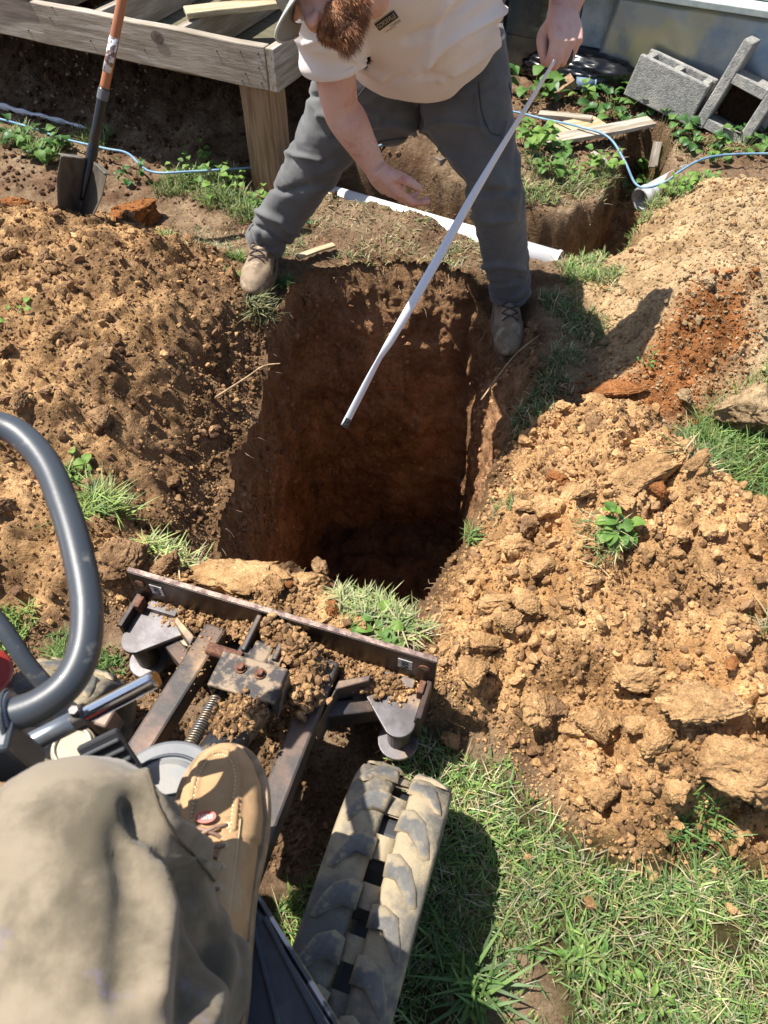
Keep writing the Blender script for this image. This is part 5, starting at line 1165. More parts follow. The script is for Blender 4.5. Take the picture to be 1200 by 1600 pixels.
for uc, sd in ((.372, 3), (-.372, 5)):
    t = track(uc, sd)
    for i in range(NP_):
        for s in (-1, 1):
            ss = (i + .5 + (.25 if s > 0 else 0)) * PITCH_; v_, z_, a = tpath(ss); t_ = (math.cos(a), math.sin(a)); n_ = (t_[1], -t_[0])
            o = link('lug', LM[s][(i * 3 + (s > 0)) % 4], M_LUG, t)
            R = Matrix(((1, 0, 0), (0, -t_[0], n_[0]), (0, -t_[1], n_[1]))).to_4x4()
            o.matrix_local = Matrix.Translation((uc, v_ + n_[0] * .004, z_ + n_[1] * .004)) @ R
    for v_ in (TF, TBk):
        w = MB(); w.tube([(uc - .03, v_, TZ), (uc + .03, v_, TZ)], .125, 36); part('idler_wheel', w, M_BLKP, ex_, .006)
    for v_ in (-.1, -.33, -.56, -.8):
        w = MB(); w.tube([(uc - .03, v_, .07), (uc + .03, v_, .07)], .05, 24); part('roller', w, M_STEEL, ex_, .004)
    part('track_frame', MB().box((uc, -.33, .12), (.05, 1.2, .10)), M_BLKP, ex_, .01)
part('undercarriage', MB().box((0, -.25, .27), (.62, .72, .14)), M_STEEL, ex_, .02)
part('slew_ring', MB().tube([(0, -.25, .33), (0, -.25, .50)], .22, 48), M_STEEL, ex_, .004)
# -- upper structure: deck, mat, round cover, pedal, valve bits
def Lp(P, z): return [tuple(toL(Vector((x, y, z))))[:2] for x, y in P]
DK = [(-.193, .245), (-.177, .212), (-.030, .028), (.055, -.09), (.12, -.45), (-.25, -.9), (-.85, -.72), (-.86, -.05), (-.70, .20), (-.42, .30), (-.30, .265)]
part('deck_plate', MB().prism(Lp(DK, .58), .545, .585), mat('deck_edge_paint', (.10, .11, .13), .3, .3, col2=(.3, .3, .3), nscale=12, lo=.55, hi=.62, coat=.3), ex_, .006, seg=3)
ins = [(p[0] + (-.3 - p[0]) * .035 - .002, p[1] + (-.15 - p[1]) * .035) for p in DK]
fm = part('floor_mat', MB().prism(Lp(ins, .59), .586, .596), M_RUB2, ex_, .003)
for (a, b) in (((-.160, .175), (-.02, -.03)), ((-.20, .07), (-.09, .02)), ((-.09, .02), (-.05, -.05)), ((-.19, .205), (-.12, .03)), ((-.24, .01), (-.09, .02)), ((-.12, .03), (-.10, -.06)), ((-.30, .22), (-.28, .05))):
    part('mat_rib', MB().beam(toL((*a, .598)), toL((*b, .598)), .007, .006), M_RUB2, fm, .002)
lips = [(-.196, .240), (-.180, .208), (-.034, .024), (.052, -.094)]
part('edge_trim', MB().tube([toL((x, y, .588)) for x, y in lips], .005, 8), mat('bare_alloy', (.42, .43, .45), .3, .9, col2=(.08, .09, .1), nscale=18, lo=.5, hi=.56), ex_, smooth=True)
cc = toL(W(258, 1250, z=.60)); rc = empty('x'); bpy.data.objects.remove(rc)
rcv = part('round_cover', MB().tube([cc - Vector((0, 0, .05)), cc], .090, 64), mat('grey_rubber_cover', (.12, .13, .145), .5, col2=(.17, .17, .17), nscale=9, bump=.15, bscale=150, bdist=.001, col3=(.20, .17, .13), n3=7, lo3=.6, hi3=.75), ex_, .006, seg=3)
part('cover_ring', MB().tube([cc + Vector((.066 * math.cos(t), .066 * math.sin(t), .001)) for t in np.linspace(0, 6.2832, 49)], .0028, 6, caps=False), M_RUB2, rcv, smooth=True)
part('cover_dome', MB().tube([cc, cc + Vector((0, 0, .006)), cc + Vector((0, 0, .008))], [.060, .058, .050], 48), M_PLATE if 0 else mat('grey_rubber_top', (.15, .16, .175), .5, col2=(.20, .19, .17), nscale=12, bump=.1), rcv, smooth=False)
part('cover_groove', MB().beam(cc + RM.transposed() @ Vector((-.056, -.002, .0085)), cc + RM.transposed() @ Vector((.056, .010, .0085)), .003, .002), M_BLKP, rcv)
# ribbed foot pedal
pA, pB, pC = toL(W(130, 1168, z=.68)), toL(W(188, 1140, z=.70)), toL(W(205, 1190, z=.66))
pdx = (pB - pA).normalized(); pdy = (pC - pB); pdy = (pdy - pdx * pdy.dot(pdx)).normalized(); pdz = pdx.cross(pdy); Rp = Matrix((pdx, pdy, pdz)).transposed()
if pdz.z < 0: Rp = Matrix((pdx, pdy, pdx.cross(pdy))).transposed()
pm_ = (pA + pC) / 2 - Vector((0, 0, .012)); sgz = 1 if pdz.z > 0 else -1
pw = .066
ped = part('foot_pedal', MB().box(pm_, (pw, .072, .012), Rp), M_BLKP, ex_, .004)
for k_ in range(4):
    part('pedal_rib', MB().box(pm_ + Rp @ Vector((0, -.022 + .016 * k_, sgz * .0085)), (pw * .94, .0055, .006), Rp), mat('worn_rib', (.10, .105, .11), .35, .2), ped, .002)
part('pedal_post', MB().tube([pm_ - Vector((0, 0, .01)), toL(W(150, 1240, z=.59))], .012, 12), M_STEEL, ped)
fc = toL(W(113, 1166, z=.66)); fcap = part('filler_cap', MB().tube([fc - Vector((0, 0, .05)), fc], .032, 36), mat('dusty_yellow_cap', (.42, .33, .18), .5, col2=(.3, .24, .15), nscale=30), ex_, .004)
part('cap_ring', MB().tube([fc + Vector((.026 * math.cos(t), .026 * math.sin(t), .002)) for t in np.linspace(0, 6.2832, 33)], .003, 6, caps=False), mat('cap_rim', (.5, .45, .33), .4, .4), fcap, smooth=True)
# control tower, grab handle, levers
gh = [W(-90, 690, z=1.02), W(-30, 664, z=1.01), W(25, 675, z=1.0), W(72, 725, z=.99), W(103, 800, z=.98), W(125, 880, z=.97), W(136, 950, z=.96), W(131, 1015, z=.95), W(108, 1065, z=.945), W(65, 1100, z=.94), W(10, 1120, z=.935), W(-60, 1140, z=.93), W(-130, 1170, z=.90)]
part('grab_handle', MB().tube([toL(p) for p in gh], .0185, 28, smooth=6), M_GREYP, ex_, smooth=True)
part('handle_socket', MB().tube([toL(gh[9].lerp(gh[10], .75)), toL(gh[11])], .0255, 28), mat('light_grey_tube', (.16, .19, .23), .3, coat=.4), ex_, .002)
part('handle_collar', MB().tube([toL(W(22, 1122, z=.93)), toL(W(14, 1124, z=.93))], .034, 28), M_GREYP, ex_, .003)
part('rear_tube', MB().tube([toL(p) for p in (W(-60, 905, z=.80), W(0, 975, z=.76), W(45, 1040, z=.72), W(85, 1085, z=.68))], [.010, .0125, .0125, .013], 20, smooth=6), M_GREYP, ex_, smooth=True)
la, lb, lc_ = W(245, 1060, z=.86), W(125, 1122, z=.82), W(40, 1165, z=.80)
lev = part('chrome_lever', MB().tube([toL(la), toL(lb)], .0115, 24), M_CHROME, ex_, .002)
part('lever_sleeve', MB().tube([toL(lb.lerp(la, .06)), toL(lc_), toL(lc_ + (lc_ - lb))], .0130, 24), mat('steel_sleeve', (.25, .28, .31), .3, .7), lev, smooth=True)
part('lever_clamp', MB().tube([toL(lb.lerp(la, .10)), toL(lb.lerp(la, -.04))], .0165, 8), M_STEEL, lev, .002)
part('clamp_bolt', MB().tube([toL(lb + Vector((0, 0, .012))), toL(lb + Vector((0, 0, .026)))], .006, 6), M_PLATE, lev)
part('valve_block', MB().box(toL(W(165, 1128, z=.63)), (.035, .03, .05)), M_STEEL, ex_, .004)
part('side_console', MB().prism(Lp([(-.72, .02), (-.47, .05), (-.43, .24), (-.50, .30), (-.78, .26)], .6), .60, .90), M_BLKP, ex_, .02, seg=3)
part('console_bracket', MB().box(toL(W(10, 1175, z=.90)), (.05, .035, .10), Matrix.Rotation(.4, 3, 'Z')), M_GREYP, ex_, .006)
part('swing_post', MB().tube([toL(W(-22, 1050, z=.28)), toL(W(-22, 1050, z=.48))], .045, 28), M_RED, ex_, .006)
bm_ = MB(); bm_.beam(toL(W(-60, 1050, z=.5)), toL(Vector((-1.9, .75, 1.3))), .10, .12); part('boom', bm_, M_RED, ex_, .01)
part('fender', MB().prism(Lp([(-1.0, .05), (-.60, .14), (-.62, .32), (-1.05, .30)], .5), .50, .53), M_BLKP, ex_, .01)
# seat and engine cover behind the operator
part('seat', MB().box(toL((-.20, -.32, .80)), (.42, .42, .10), Matrix.Rotation(.25, 3, 'Z')), mat('seat_vinyl', (.03, .03, .035), .5), ex_, .03, seg=4)
part('seat_back', MB().box(toL((-.16, -.56, 1.02)), (.42, .09, .40), Matrix.Rotation(.25, 3, 'Z')), mat('seat_vinyl_back', (.03, .03, .035), .5), ex_, .03, seg=4)
part('seat_box', MB().box(toL((-.22, -.38, .67)), (.46, .40, .16), Matrix.Rotation(.25, 3, 'Z')), M_RED, ex_, .02)
part('engine_cover', MB().box(toL((-.32, -.86, .80)), (.75, .40, .42), Matrix.Rotation(.25, 3, 'Z')), M_RED, ex_, .05, seg=4)
# loose soil lying on the blade frame
def heap(pts, n, r0, r1, tones, seed, name, label, hz=.03):
    r = np.random.default_rng(seed); Vs, Fs, Cs, o = [], [], [], 0; pts = np.array([tuple(p) for p in pts])
    for _ in range(n):
        k_ = r.integers(len(pts) - 1); t = r.random(); c = pts[k_] * (1 - t) + pts[k_ + 1] * t; s_ = r0 + (r1 - r0) * r.random() ** 2.2
        sh_ = (CS1 if s_ > .008 else CS0); v, f = sh_[int(r.integers(len(sh_)))]; q = Quaternion(r.normal(size=4)); q.normalize()
        a = r.normal(size=2) * .016; c = c + np.array([a[0], a[1], max(0, hz - np.hypot(*a) * 1.1) * r.random()])
        Vs.append((v * s_) @ np.array(q.to_matrix()).T + c); Fs.append(f + o); o += len(v); Cs.append(np.tile(tones[int(r.integers(len(tones)))] * r.uniform(.85, 1.15), (len(v), 1)))
    me = fast_mesh(name, np.concatenate(Vs), np.concatenate(Fs), False, np.concatenate(Cs)); tag(link(name, me, M_RUB), label, kind='stuff')
TN = [T_BROWN * 1.2, T_TAN * .8, T_BROWN * .9]
heap([W(245, 950, z=.18), W(300, 965, z=.19), W(360, 985, z=.20), W(420, 985, z=.24), W(470, 1010, z=.22), W(530, 1040, z=.20), W(580, 1060, z=.20), W(620, 1070, z=.19)], 3200, .0022, .011, TN, 601, 'soil_on_blade', 'loose soil piled along the ledge behind the dozer blade', .03)
heap([W(425, 985, z=.26), W(465, 1020, z=.26), W(490, 1055, z=.24), W(478, 1085, z=.24), W(470, 1100, z=.27)], 2600, .0025, .014, TN, 602, 'soil_on_frame', 'thick crumbly soil heaped on the right side of the blade frame', .06)
heap([W(395, 1095, z=.345), W(370, 1115, z=.36), W(350, 1135, z=.37)], 800, .002, .009, TN, 603, 'soil_on_cylinder', 'wet soil stuck to the top of the blade cylinder', .02)
heap([W(415, 1120, z=.2), W(440, 1140, z=.16), W(425, 1160, z=.14)], 160, .004, .014, TN, 604, 'soil_beside_cylinder', 'small clump of soil caught beside the spring hose', .03)
heap([W(330, 990, z=.245), W(300, 1040, z=.25), W(262, 1100, z=.255)], 170, .002, .006, TN, 605, 'soil_on_arm', 'thin dusting of soil on the left push arm', .004)
heap([W(622, 1062, z=.19), W(640, 1078, z=.19)], 120, .003, .012, [T_TAN, T_TAN * 1.1], 606, 'soil_on_wing', 'small mound of tan soil on the right wing plate', .02)

# ============================================================ THE OPERATOR (leg and boot in view, the rest behind the camera)
op = empty('person', (-.2, -.3, .0), 0, 'seated machine operator in stained tan trousers and a tan moc-toe boot', 'person'); OPB = Vector((-.2, -.3, 0))
def ofo(mb): mb.v = [tuple(Vector(p) - OPB) for p in mb.v]; return mb
KN = Vector((-.312, .172, .905)); HI = Vector((-.14, -.30, .90)); AK = Vector((-.222, .085, .70)); KN2 = Vector((-.62, .12, .93)); HI2 = Vector((-.33, -.30, .90)); AK2 = Vector((-.60, .14, .68))
mb = MB()
mb.tube([(-.235, -.32, .90), (-.23, -.36, 1.15), (-.18, -.33, 1.42), (-.14, -.30, 1.52)], [.13, .13, .14, .07], 24, ell=[(1.3, .85)] * 4, up=(0, 1, 0), smooth=4)
mb.tube([(-.14, -.30, 1.50), (-.10, -.25, 1.66)], [.055, .06], 16); mb.ball((-.09, -.22, 1.76), .10, 3, (.85, 1, 1.15))
for h_, k_, a_ in ((HI, KN, AK), (HI2, KN2, AK2)): mb.tube([h_, k_, k_.lerp(a_, .2), a_], [.085, .062, .055, .042], 16, smooth=4)
for s, sh0, el, ha in ((1, (.03, -.30, 1.44), (.12, -.32, 1.22), (.06, -.10, 1.58)), (-1, (-.35, -.30, 1.44), (-.46, -.22, 1.22), (-.16, -.08, 1.56))):
    mb.tube([sh0, el, ha], [.055, .045, .03], 16, smooth=4); mb.ball(ha, .045, 3, (.9, .6, 1.2))
    for i in range(5): mb.tube([Vector(ha) + Vector((0, 0, .02)), Vector(ha) + Vector((-.03 + .015 * i, .01, .065 + .012 * (i in (1, 2, 3)))), Vector(ha) + Vector((-.02 + .012 * i, .025, .09))], [.012, .009, .007], 10)
ob = part('body', ofo(mb), M_SKIN, op); bake(ob, .008, 4)
M_OPP = mat('stained_tan_canvas', (.095, .078, .048), .85, col2=(.235, .19, .13), nscale=11, ndetail=7, lo=.36, hi=.62, col3=(.18, .15, .23), n3=13, lo3=.60, hi3=.74, bump=.3, bscale=300, bdist=.0012, sheen=.2)
mb = MB()
def of(s_, t_):
    w = float(vnoise(np.array([math.cos(t_) * 1.6 + 4]), np.array([math.sin(t_) * 1.6]), np.array([s_ * 3.0]), 77)[0])
    return .0035 * math.sin(s_ * 30 + 2.4 * math.sin(t_ + 1) + 4 * w) * (1 if s_ > .45 else .4) + .004 * w
mb.tube([HI, HI.lerp(KN, .5), HI.lerp(KN, .85), KN + Vector((0, .012, .0)), KN.lerp(AK, .25) + Vector((.01, -.01, 0)), KN.lerp(AK, .6) + Vector((.012, -.03, 0)), AK + Vector((.005, -.01, .02))], [.112, .110, .104, .098, .096, .090, .078], 72, up=(0, .7, .7), smooth=12, disp=of)
mb.ball(KN + Vector((0, .0, .012)), .099, 4, (1.08, 1, .95))
mb.tube([HI2, HI2.lerp(KN2, .6), KN2, KN2.lerp(AK2, .5), AK2], [.105, .098, .088, .082, .075], 40, up=(0, .7, .7), smooth=8)
mb.tube([(-.235, -.32, .86), (-.235, -.34, 1.0)], [.15, .15], 32, ell=[(1.3, .9)] * 2, up=(0, 1, 0))
ot = part('trousers', ofo(mb), M_OPP, op); bake(ot, .0065, 8)
co = get_co(ot.data); no = get_no(ot.data); wco = co + np.array(OPB); rel = wco - np.array([0, 0, CAM_H]); dep = rel @ np.array([0, _c, -_s]); dep = np.where(dep > .2, dep, 9); u = rel[:, 0] / dep; v = (rel @ np.array([0, _s, _c])) / dep
D = np.zeros(len(co))
for pts, am, wd in ((((215, 1225), (255, 1290), (330, 1340), (370, 1395)), .007, .008), (((205, 1260), (240, 1340), (300, 1400), (330, 1460)), -.010, .010), (((235, 1235), (290, 1285), (350, 1330)), -.006, .006), (((230, 1330), (250, 1420), (240, 1560)), .009, .013),
                    (((270, 1370), (300, 1450), (290, 1600)), -.007, .011), (((310, 1420), (345, 1500), (320, 1600)), .007, .011), (((180, 1300), (200, 1400), (180, 1550)), -.005, .014), (((255, 1345), (300, 1352), (360, 1380)), .006, .004)):
    L = np.array([((p[0] - 600) / FPX, (800 - p[1]) / FPX) for p in pts]); D += 1.9 * am * np.exp(-(line_dist(u, v, L) * .72 / wd) ** 2) * (dep < 1.1)
D += .007 * (1 - np.abs(fbm(wco[:, 0] * 11, wco[:, 1] * 4, wco[:, 2] * 5, 46, 3))) ** 3 * np.clip((wco[:, 0] + .33) * 8, 0, 1) + .0015 * fbm(wco[:, 0] * 60, wco[:, 1] * 60, wco[:, 2] * 60, 47, 3)
set_co(ot.data, co + no * D[:, None])
dg = bpy.context.evaluated_depsgraph_get(); bvo = BVHTree.FromObject(ot, dg)
for pts in (((225, 1190), (262, 1290), (330, 1370), (362, 1440)),): seam_line(bvo, OPB, pts, .0013, mat('tan_thread', (.12, .095, .06), .9), ot)
mb = MB(); mb.tube([(-.235, -.33, .98), (-.23, -.36, 1.15), (-.18, -.33, 1.40), (-.15, -.31, 1.50)], [.150, .155, .160, .08], 32, ell=[(1.3, .9)] * 4, up=(0, 1, 0), smooth=4)
for sh0, el in (((.03, -.30, 1.44), (.12, -.32, 1.22)), ((-.35, -.30, 1.44), (-.46, -.22, 1.22))): mb.tube([sh0, el], [.07, .06], 20)
os_ = part('t_shirt', ofo(mb), mat('navy_cotton', (.05, .06, .09), .85), op); bake(os_, .01, 4)
# moc-toe boot: plug, raised seam, quarters, wedge sole, laces with a red tag
M_MOC = mat('tan_nubuck', (.47, .30, .155), .9, col2=(.36, .22, .105), nscale=14, ndetail=7, lo=.38, hi=.68, bump=.5, bscale=110, bdist=.0016, col3=(.46, .34, .21), n3=12, lo3=.56, hi3=.72)
M_MOCS = mat('wedge_sole', (.36, .25, .15), .8, col2=(.24, .17, .10), nscale=40, bump=.4, bscale=120)
TO = W(344, 1152, z=.655); HE = Vector((-.216, .030, .600)); fdir = Vector((TO.x - HE.x + .0, TO.y - HE.y, 0)).normalized()
LB = (TO - HE).to_2d().length + .0
bu = Vector((0, 0, 1)); brt = fdir.cross(bu)
def bq(x, y, z): return Vector((HE.x, HE.y, .600)) + fdir * (y * LB / .33) + brt * x + bu * z
moc = empty('boot', (0, 0, 0)); moc.parent = op; moc.matrix_local = Matrix.Translation(-OPB)
ol = [(.0, -.015), (.030, -.008), (.042, .03), (.044, .09), (.047, .15), (.056, .20), (.059, .25), (.052, .29), (.036, .318), (.014, .331), (-.010, .331), (-.031, .318), (-.047, .29), (-.054, .25), (-.050, .20), (-.044, .15), (-.041, .09), (-.040, .03), (-.030, -.008)]
olr, _, _ = resample([Vector((x * 1.22, y, 0)) for x, y in ol + [ol[0]]], 1, None, 4); olr = olr[:-1]; n = len(olr)
v = []
for z, k_ in ((0, .985), (.012, 1.0), (.026, .995), (.031, .97)): v += [tuple(bq(p.x * k_, .16 + (p.y - .16) * (1 + (k_ - 1) * .5), z)) for p in olr]
part('sole', MB().add(v, [tuple(range(n)), tuple(range(3 * n, 4 * n))[::-1]] + [(a * n + i, (a + 1) * n + i, (a + 1) * n + (i + 1) % n, a * n + (i + 1) % n) for a in range(3) for i in range(n)]), M_MOCS, moc, .001)
# upper: cross-sections along the foot
def upper(y):
    """half width, height, of the vamp at y"""
    Y_ = [-.012, .0, .05, .10, .15, .19, .23, .27, .30, .318, .328]; Wd_ = [.022, .036, .045, .048, .052, .057, .060, .055, .043, .029, .013]; Hh = [.10, .13, .135, .13, .105, .088, .076, .068, .060, .050, .038]
    return float(np.interp(y, Y_, Wd_)), float(np.interp(y, Y_, Hh))
ys = np.concatenate([np.linspace(-.012, .29, 90), np.linspace(.292, .328, 26)]); ns = 56; vs = []
for y in ys:
    w_, h_ = upper(y); cx = .001 * math.sin(y * 10) + (.0035 if y > .2 else 0)
    for i in range(ns + 1):
        th = math.pi * i / ns; c0, s0 = math.cos(th), math.sin(th)
        x = w_ * (abs(c0) ** .8) * (1 if c0 > 0 else -1); z = .028 + (h_ - .028) * (abs(s0) ** .62)
        # moc seam: puckered ridge and a recessed plug on the toe
        if y > .20:
            wy = (.030 if y < .27 else .030 * math.sqrt(max(0, 1 - ((y - .27) / .042) ** 2))) if y < .312 else 0
            dd = abs(abs(x - .002) - wy) if y < .30 else abs(math.hypot((x - .002), (y - .27) * .72) - .030)
            if s0 > .3: z += .0045 * math.exp(-(dd / .0028) ** 2) * (1 + .35 * math.sin(y * 900 if y < .29 else x * 900)) + (.0015 if abs(x) < wy else 0)
            if abs(x) < wy: z += .0012 * math.sin(x * 70) * math.sin(y * 120) - .002 * math.exp(-((y - .205) / .008) ** 2)
        vs.append(tuple(bq(x + cx, y, z)))
m_ = len(ys); fs = [(j * (ns + 1) + i, j * (ns + 1) + i + 1, (j + 1) * (ns + 1) + i + 1, (j + 1) * (ns + 1) + i) for j in range(m_ - 1) for i in range(ns)] + [tuple((m_ - 1) * (ns + 1) + i for i in range(ns + 1)), tuple(range(ns + 1))[::-1]]
upm = part('upper', MB().add(vs, fs), M_MOC, moc, smooth=True)
def top(x, y):
    w_, h_ = upper(y); t = min(.999, abs(x) / w_); c0 = t ** (1 / .8); s0 = math.sqrt(max(0, 1 - c0 * c0)); return .028 + (h_ - .028) * s0 ** .62
st = MB()
def seam_pt(a):
    if a < .5: y = .165 + .105 * a / .5; return .031, y
    return None
path = [(.031, y) for y in np.linspace(.205, .262, 12)] + [(.031 * math.cos(t), .268 + .042 * math.sin(t)) for t in np.linspace(.1, math.pi - .1, 24)] + [(-.031, y) for y in np.linspace(.262, .205, 12)]
M_STCH = mat('cream_thread', (.58, .47, .28), .8)
stg = MB()
part('seam_ridge', MB().tube([bq((x + .002) * 1.0, y, top((x + .002) * 1.0, min(y, .31)) + .0040 + .0006 * (i % 2)) for i, (x, y) in enumerate(path)], [.0036 + .0007 * (i % 2) for i in range(len(path))], 10), M_MOC, upm, smooth=True)
for i, (x, y) in enumerate(path):
    x2 = x + .002; stg.ball(bq(x2 * .88 , y - (.004 if y > .268 else 0), top(x2 * .88, min(y, .31)) + .0050), .0019, 1, (1, 1.4, .7))
tag(part('moc_stitching', stg, M_STCH, upm), kind='stuff')
for s in (-1, 1):                                         # eyestay flaps that carry the lace holes
    v = []; ny_ = 16
    for j in range(ny_ + 1):
        y = .085 + .138 * j / ny_; xi = .014 + .004 * j / ny_; xo = .036 + .004 * j / ny_
        for i in range(7):
            x = s * (xi + (xo - xi) * i / 6); v.append(tuple(bq(x, y, top(x, y) + .0035)))
    f_ = [(j * 7 + i, j * 7 + i + 1, (j + 1) * 7 + i + 1, (j + 1) * 7 + i) for j in range(ny_) for i in range(6)]
    o = part('eyestay', MB().add(v, f_), M_MOC, upm, smooth=True); k2 = o.modifiers.new('t', 'SOLIDIFY'); k2.thickness = .003; k2.offset = 0
    sd_ = MB(); sd_.tube([bq(s * (.037 + .003 * j / 12), .09 + .130 * j / 12, top(s * (.037 + .003 * j / 12), .09 + .130 * j / 12) + .0052) for j in range(13)], .0009, 5); part('seam', sd_, M_STCH, upm)
M_LC = mat('brown_leather_lace', (.16, .09, .065), .6, col2=(.28, .17, .12), nscale=80)
for j in range(4):
    y0 = .212 - .024 * j
    for s in (-1, 1):
        q_ = [bq(s * .024, y0, top(.024, y0) + .006), bq(s * .010, y0 - .003, top(.01, y0) + .0085 + .002 * (s > 0)), bq(-s * .010, y0 - .010, top(.01, y0) + .008), bq(-s * .024, y0 - .018, top(.024, y0) + .006)]
        part('lace', MB().tube(q_, .0026, 8, smooth=4), M_LC, upm, smooth=True)
    for s in (-1, 1): part('eyelet', MB().tube([bq(s * .0245, y0, top(.0245, y0) + .0045), bq(s * .0245, y0, top(.0245, y0) + .0062)], .0042, 14), M_STCH, upm)
tgv = [bq(.014 * math.cos(t) * (1 if abs(math.cos(t)) < .8 else .98) - .004, .222 + .0072 * math.sin(t), top(.0, .222) + .012) for t in np.linspace(0, 6.2832, 21)[:-1]]
tgc = sum((Vector(p) for p in tgv), Vector()) / 20
rt = part('tag_label', MB().add([tuple(p) for p in tgv] + [tuple(p - Vector((0, 0, .002))) for p in tgv], [tuple(range(20))[::-1], tuple(range(20, 40))] + [(i, (i + 1) % 20, 20 + (i + 1) % 20, 20 + i) for i in range(20)]), mat('red_leather_tag', (.50, .09, .06), .5), upm)
g = text_geo('IRISH', .0085, .0001); me = bpy.data.meshes.new('tag_lettering'); me.from_pydata([tuple(tgc + brt * -x + fdir * -y + Vector((0, 0, .0008))) for x, y in g[0]], [], g[1]); me.update(); link('tag_lettering', me, mat('white_letters', (.75, .65, .6), .6), rt)
mb = MB(); mb.tube([bq(0, .045, .11), bq(0, .040, .15), bq(0, .035, .20)], [.042, .043, .046], 28, ell=[(1, 1.25), (1, 1.2), (1, 1.1)], up=fdir, smooth=4, caps=False); o = part('shaft', mb, M_MOC, moc, smooth=True); o.modifiers.new('t', 'SOLIDIFY').thickness = .003
boot(AK2, Vector((-.56, .36, .605)), (.05, 1), name='boot', m=M_MOC, parent=op, base=OPB, seed=6, sc=1.05)

# ============================================================ THE SHOVEL
SB = W(124, 332, z=.15); ST = W(203, -60, y=2.95)
sv = empty('shovel', SB, 0, 'round-point shovel with orange-brown handle stuck upright in the left spoil', 'shovel')
ax = (ST - SB).normalized(); rx_ = Vector((1, .10, 0)); rx_ = (rx_ - ax * rx_.dot(ax)).normalized(); nz_ = rx_.cross(ax)       # nz_ faces away or towards
if nz_.y > 0: nz_ = -nz_
def sq(x, y, z): return rx_ * x + ax * y + nz_ * z
# blade: folded about a centre rib, wings turned forward
vs = []; R_n, C_n = 22, 24; SS = .93
for j in range(R_n + 1):
    t = j / R_n; y = -.075 + .285 * t
    w_ = SS * .088 * (min(1, (t * 1.25 + .12)) ** .55) * (1 - .02 * t)
    for i in range(C_n + 1):
        s_ = (i / C_n) * 2 - 1; x = w_ * s_; z = .10 * abs(s_) ** 1.5 * (1 if True else 0) - .012 * math.exp(-(s_ / .16) ** 2) * t
        vs.append(tuple(sq(x, y, z)))
fs = [(j * (C_n + 1) + i, j * (C_n + 1) + i + 1, (j + 1) * (C_n + 1) + i + 1, (j + 1) * (C_n + 1) + i) for j in range(R_n) for i in range(C_n)]
bls = part('blade', MB().add(vs, fs), mat('worn_shovel_steel', (.10, .085, .07), .55, .4, col2=(.16, .13, .095), nscale=12, ndetail=7, lo=.4, hi=.62, bump=.3, bscale=70, bdist=.001, stretch=(1, 1, .35), col3=(.04, .035, .03), n3=9, lo3=.56, hi3=.70), sv, smooth=True); bls.modifiers.new('t', 'SOLIDIFY').thickness = .003
for s in (-1, 1): # rolled foot treads
    a_, b_ = s * .028, s * .104; part('tread', MB().beam(sq(a_, .208, .010), sq(b_ * .80, .212, .096), .024, .005, up=tuple(ax)), mat('bare_tread', (.33, .31, .27), .5, .5, col2=(.2, .17, .12), nscale=30), bls, .001)
M_SOCK = mat('black_socket', (.012, .014, .02), .3, .2, coat=.3, bump=.1)
part('socket', MB().tube([sq(0, .05, -.006), sq(0, .14, -.010), sq(0, .22, -.014), sq(0, .27, -.014), sq(0, .33, -.004), sq(0, .47, 0)], [.010, .019, .021, .0185, .0175, .0195], 24, smooth=6), M_SOCK, sv, smooth=True)
part('ferrule', MB().tube([sq(0, .43, 0), sq(0, .465, 0)], .0205, 24), mat('grey_ferrule', (.11, .115, .125), .5), sv, .001)
HL = (ST - SB).length + .12
part('handle', MB().tube([sq(0, .46, 0), sq(0, .7, 0), sq(0, HL, 0)], [.0175, .0168, .0165], 24, smooth=8), mat('orange_brown_fibreglass', (.37, .135, .055), .35, col2=(.29, .10, .045), nscale=5, coat=.3, bump=.05), sv, smooth=True)
pz = []; n_ = 10
for j in range(2):
    for i in range(n_ + 1):
        th = math.radians(-62 + 124 * i / n_); y = .525 + .115 * j; pz.append(tuple(sq(math.sin(th) * .0180 - .001, y, math.cos(th) * .0180)))
lbl = part('label', MB().add(pz, [(i, i + 1, n_ + 2 + i, n_ + 1 + i) for i in range(n_)]), mat('torn_label', (.66, .67, .68), .5, col2=(.20, .12, .09), nscale=38, ndetail=4, lo=.52, hi=.56, col3=(.06, .07, .10), n3=55, lo3=.60, hi3=.63), sv, smooth=True); lbl.modifiers.new('t', 'SOLIDIFY').thickness = .0006
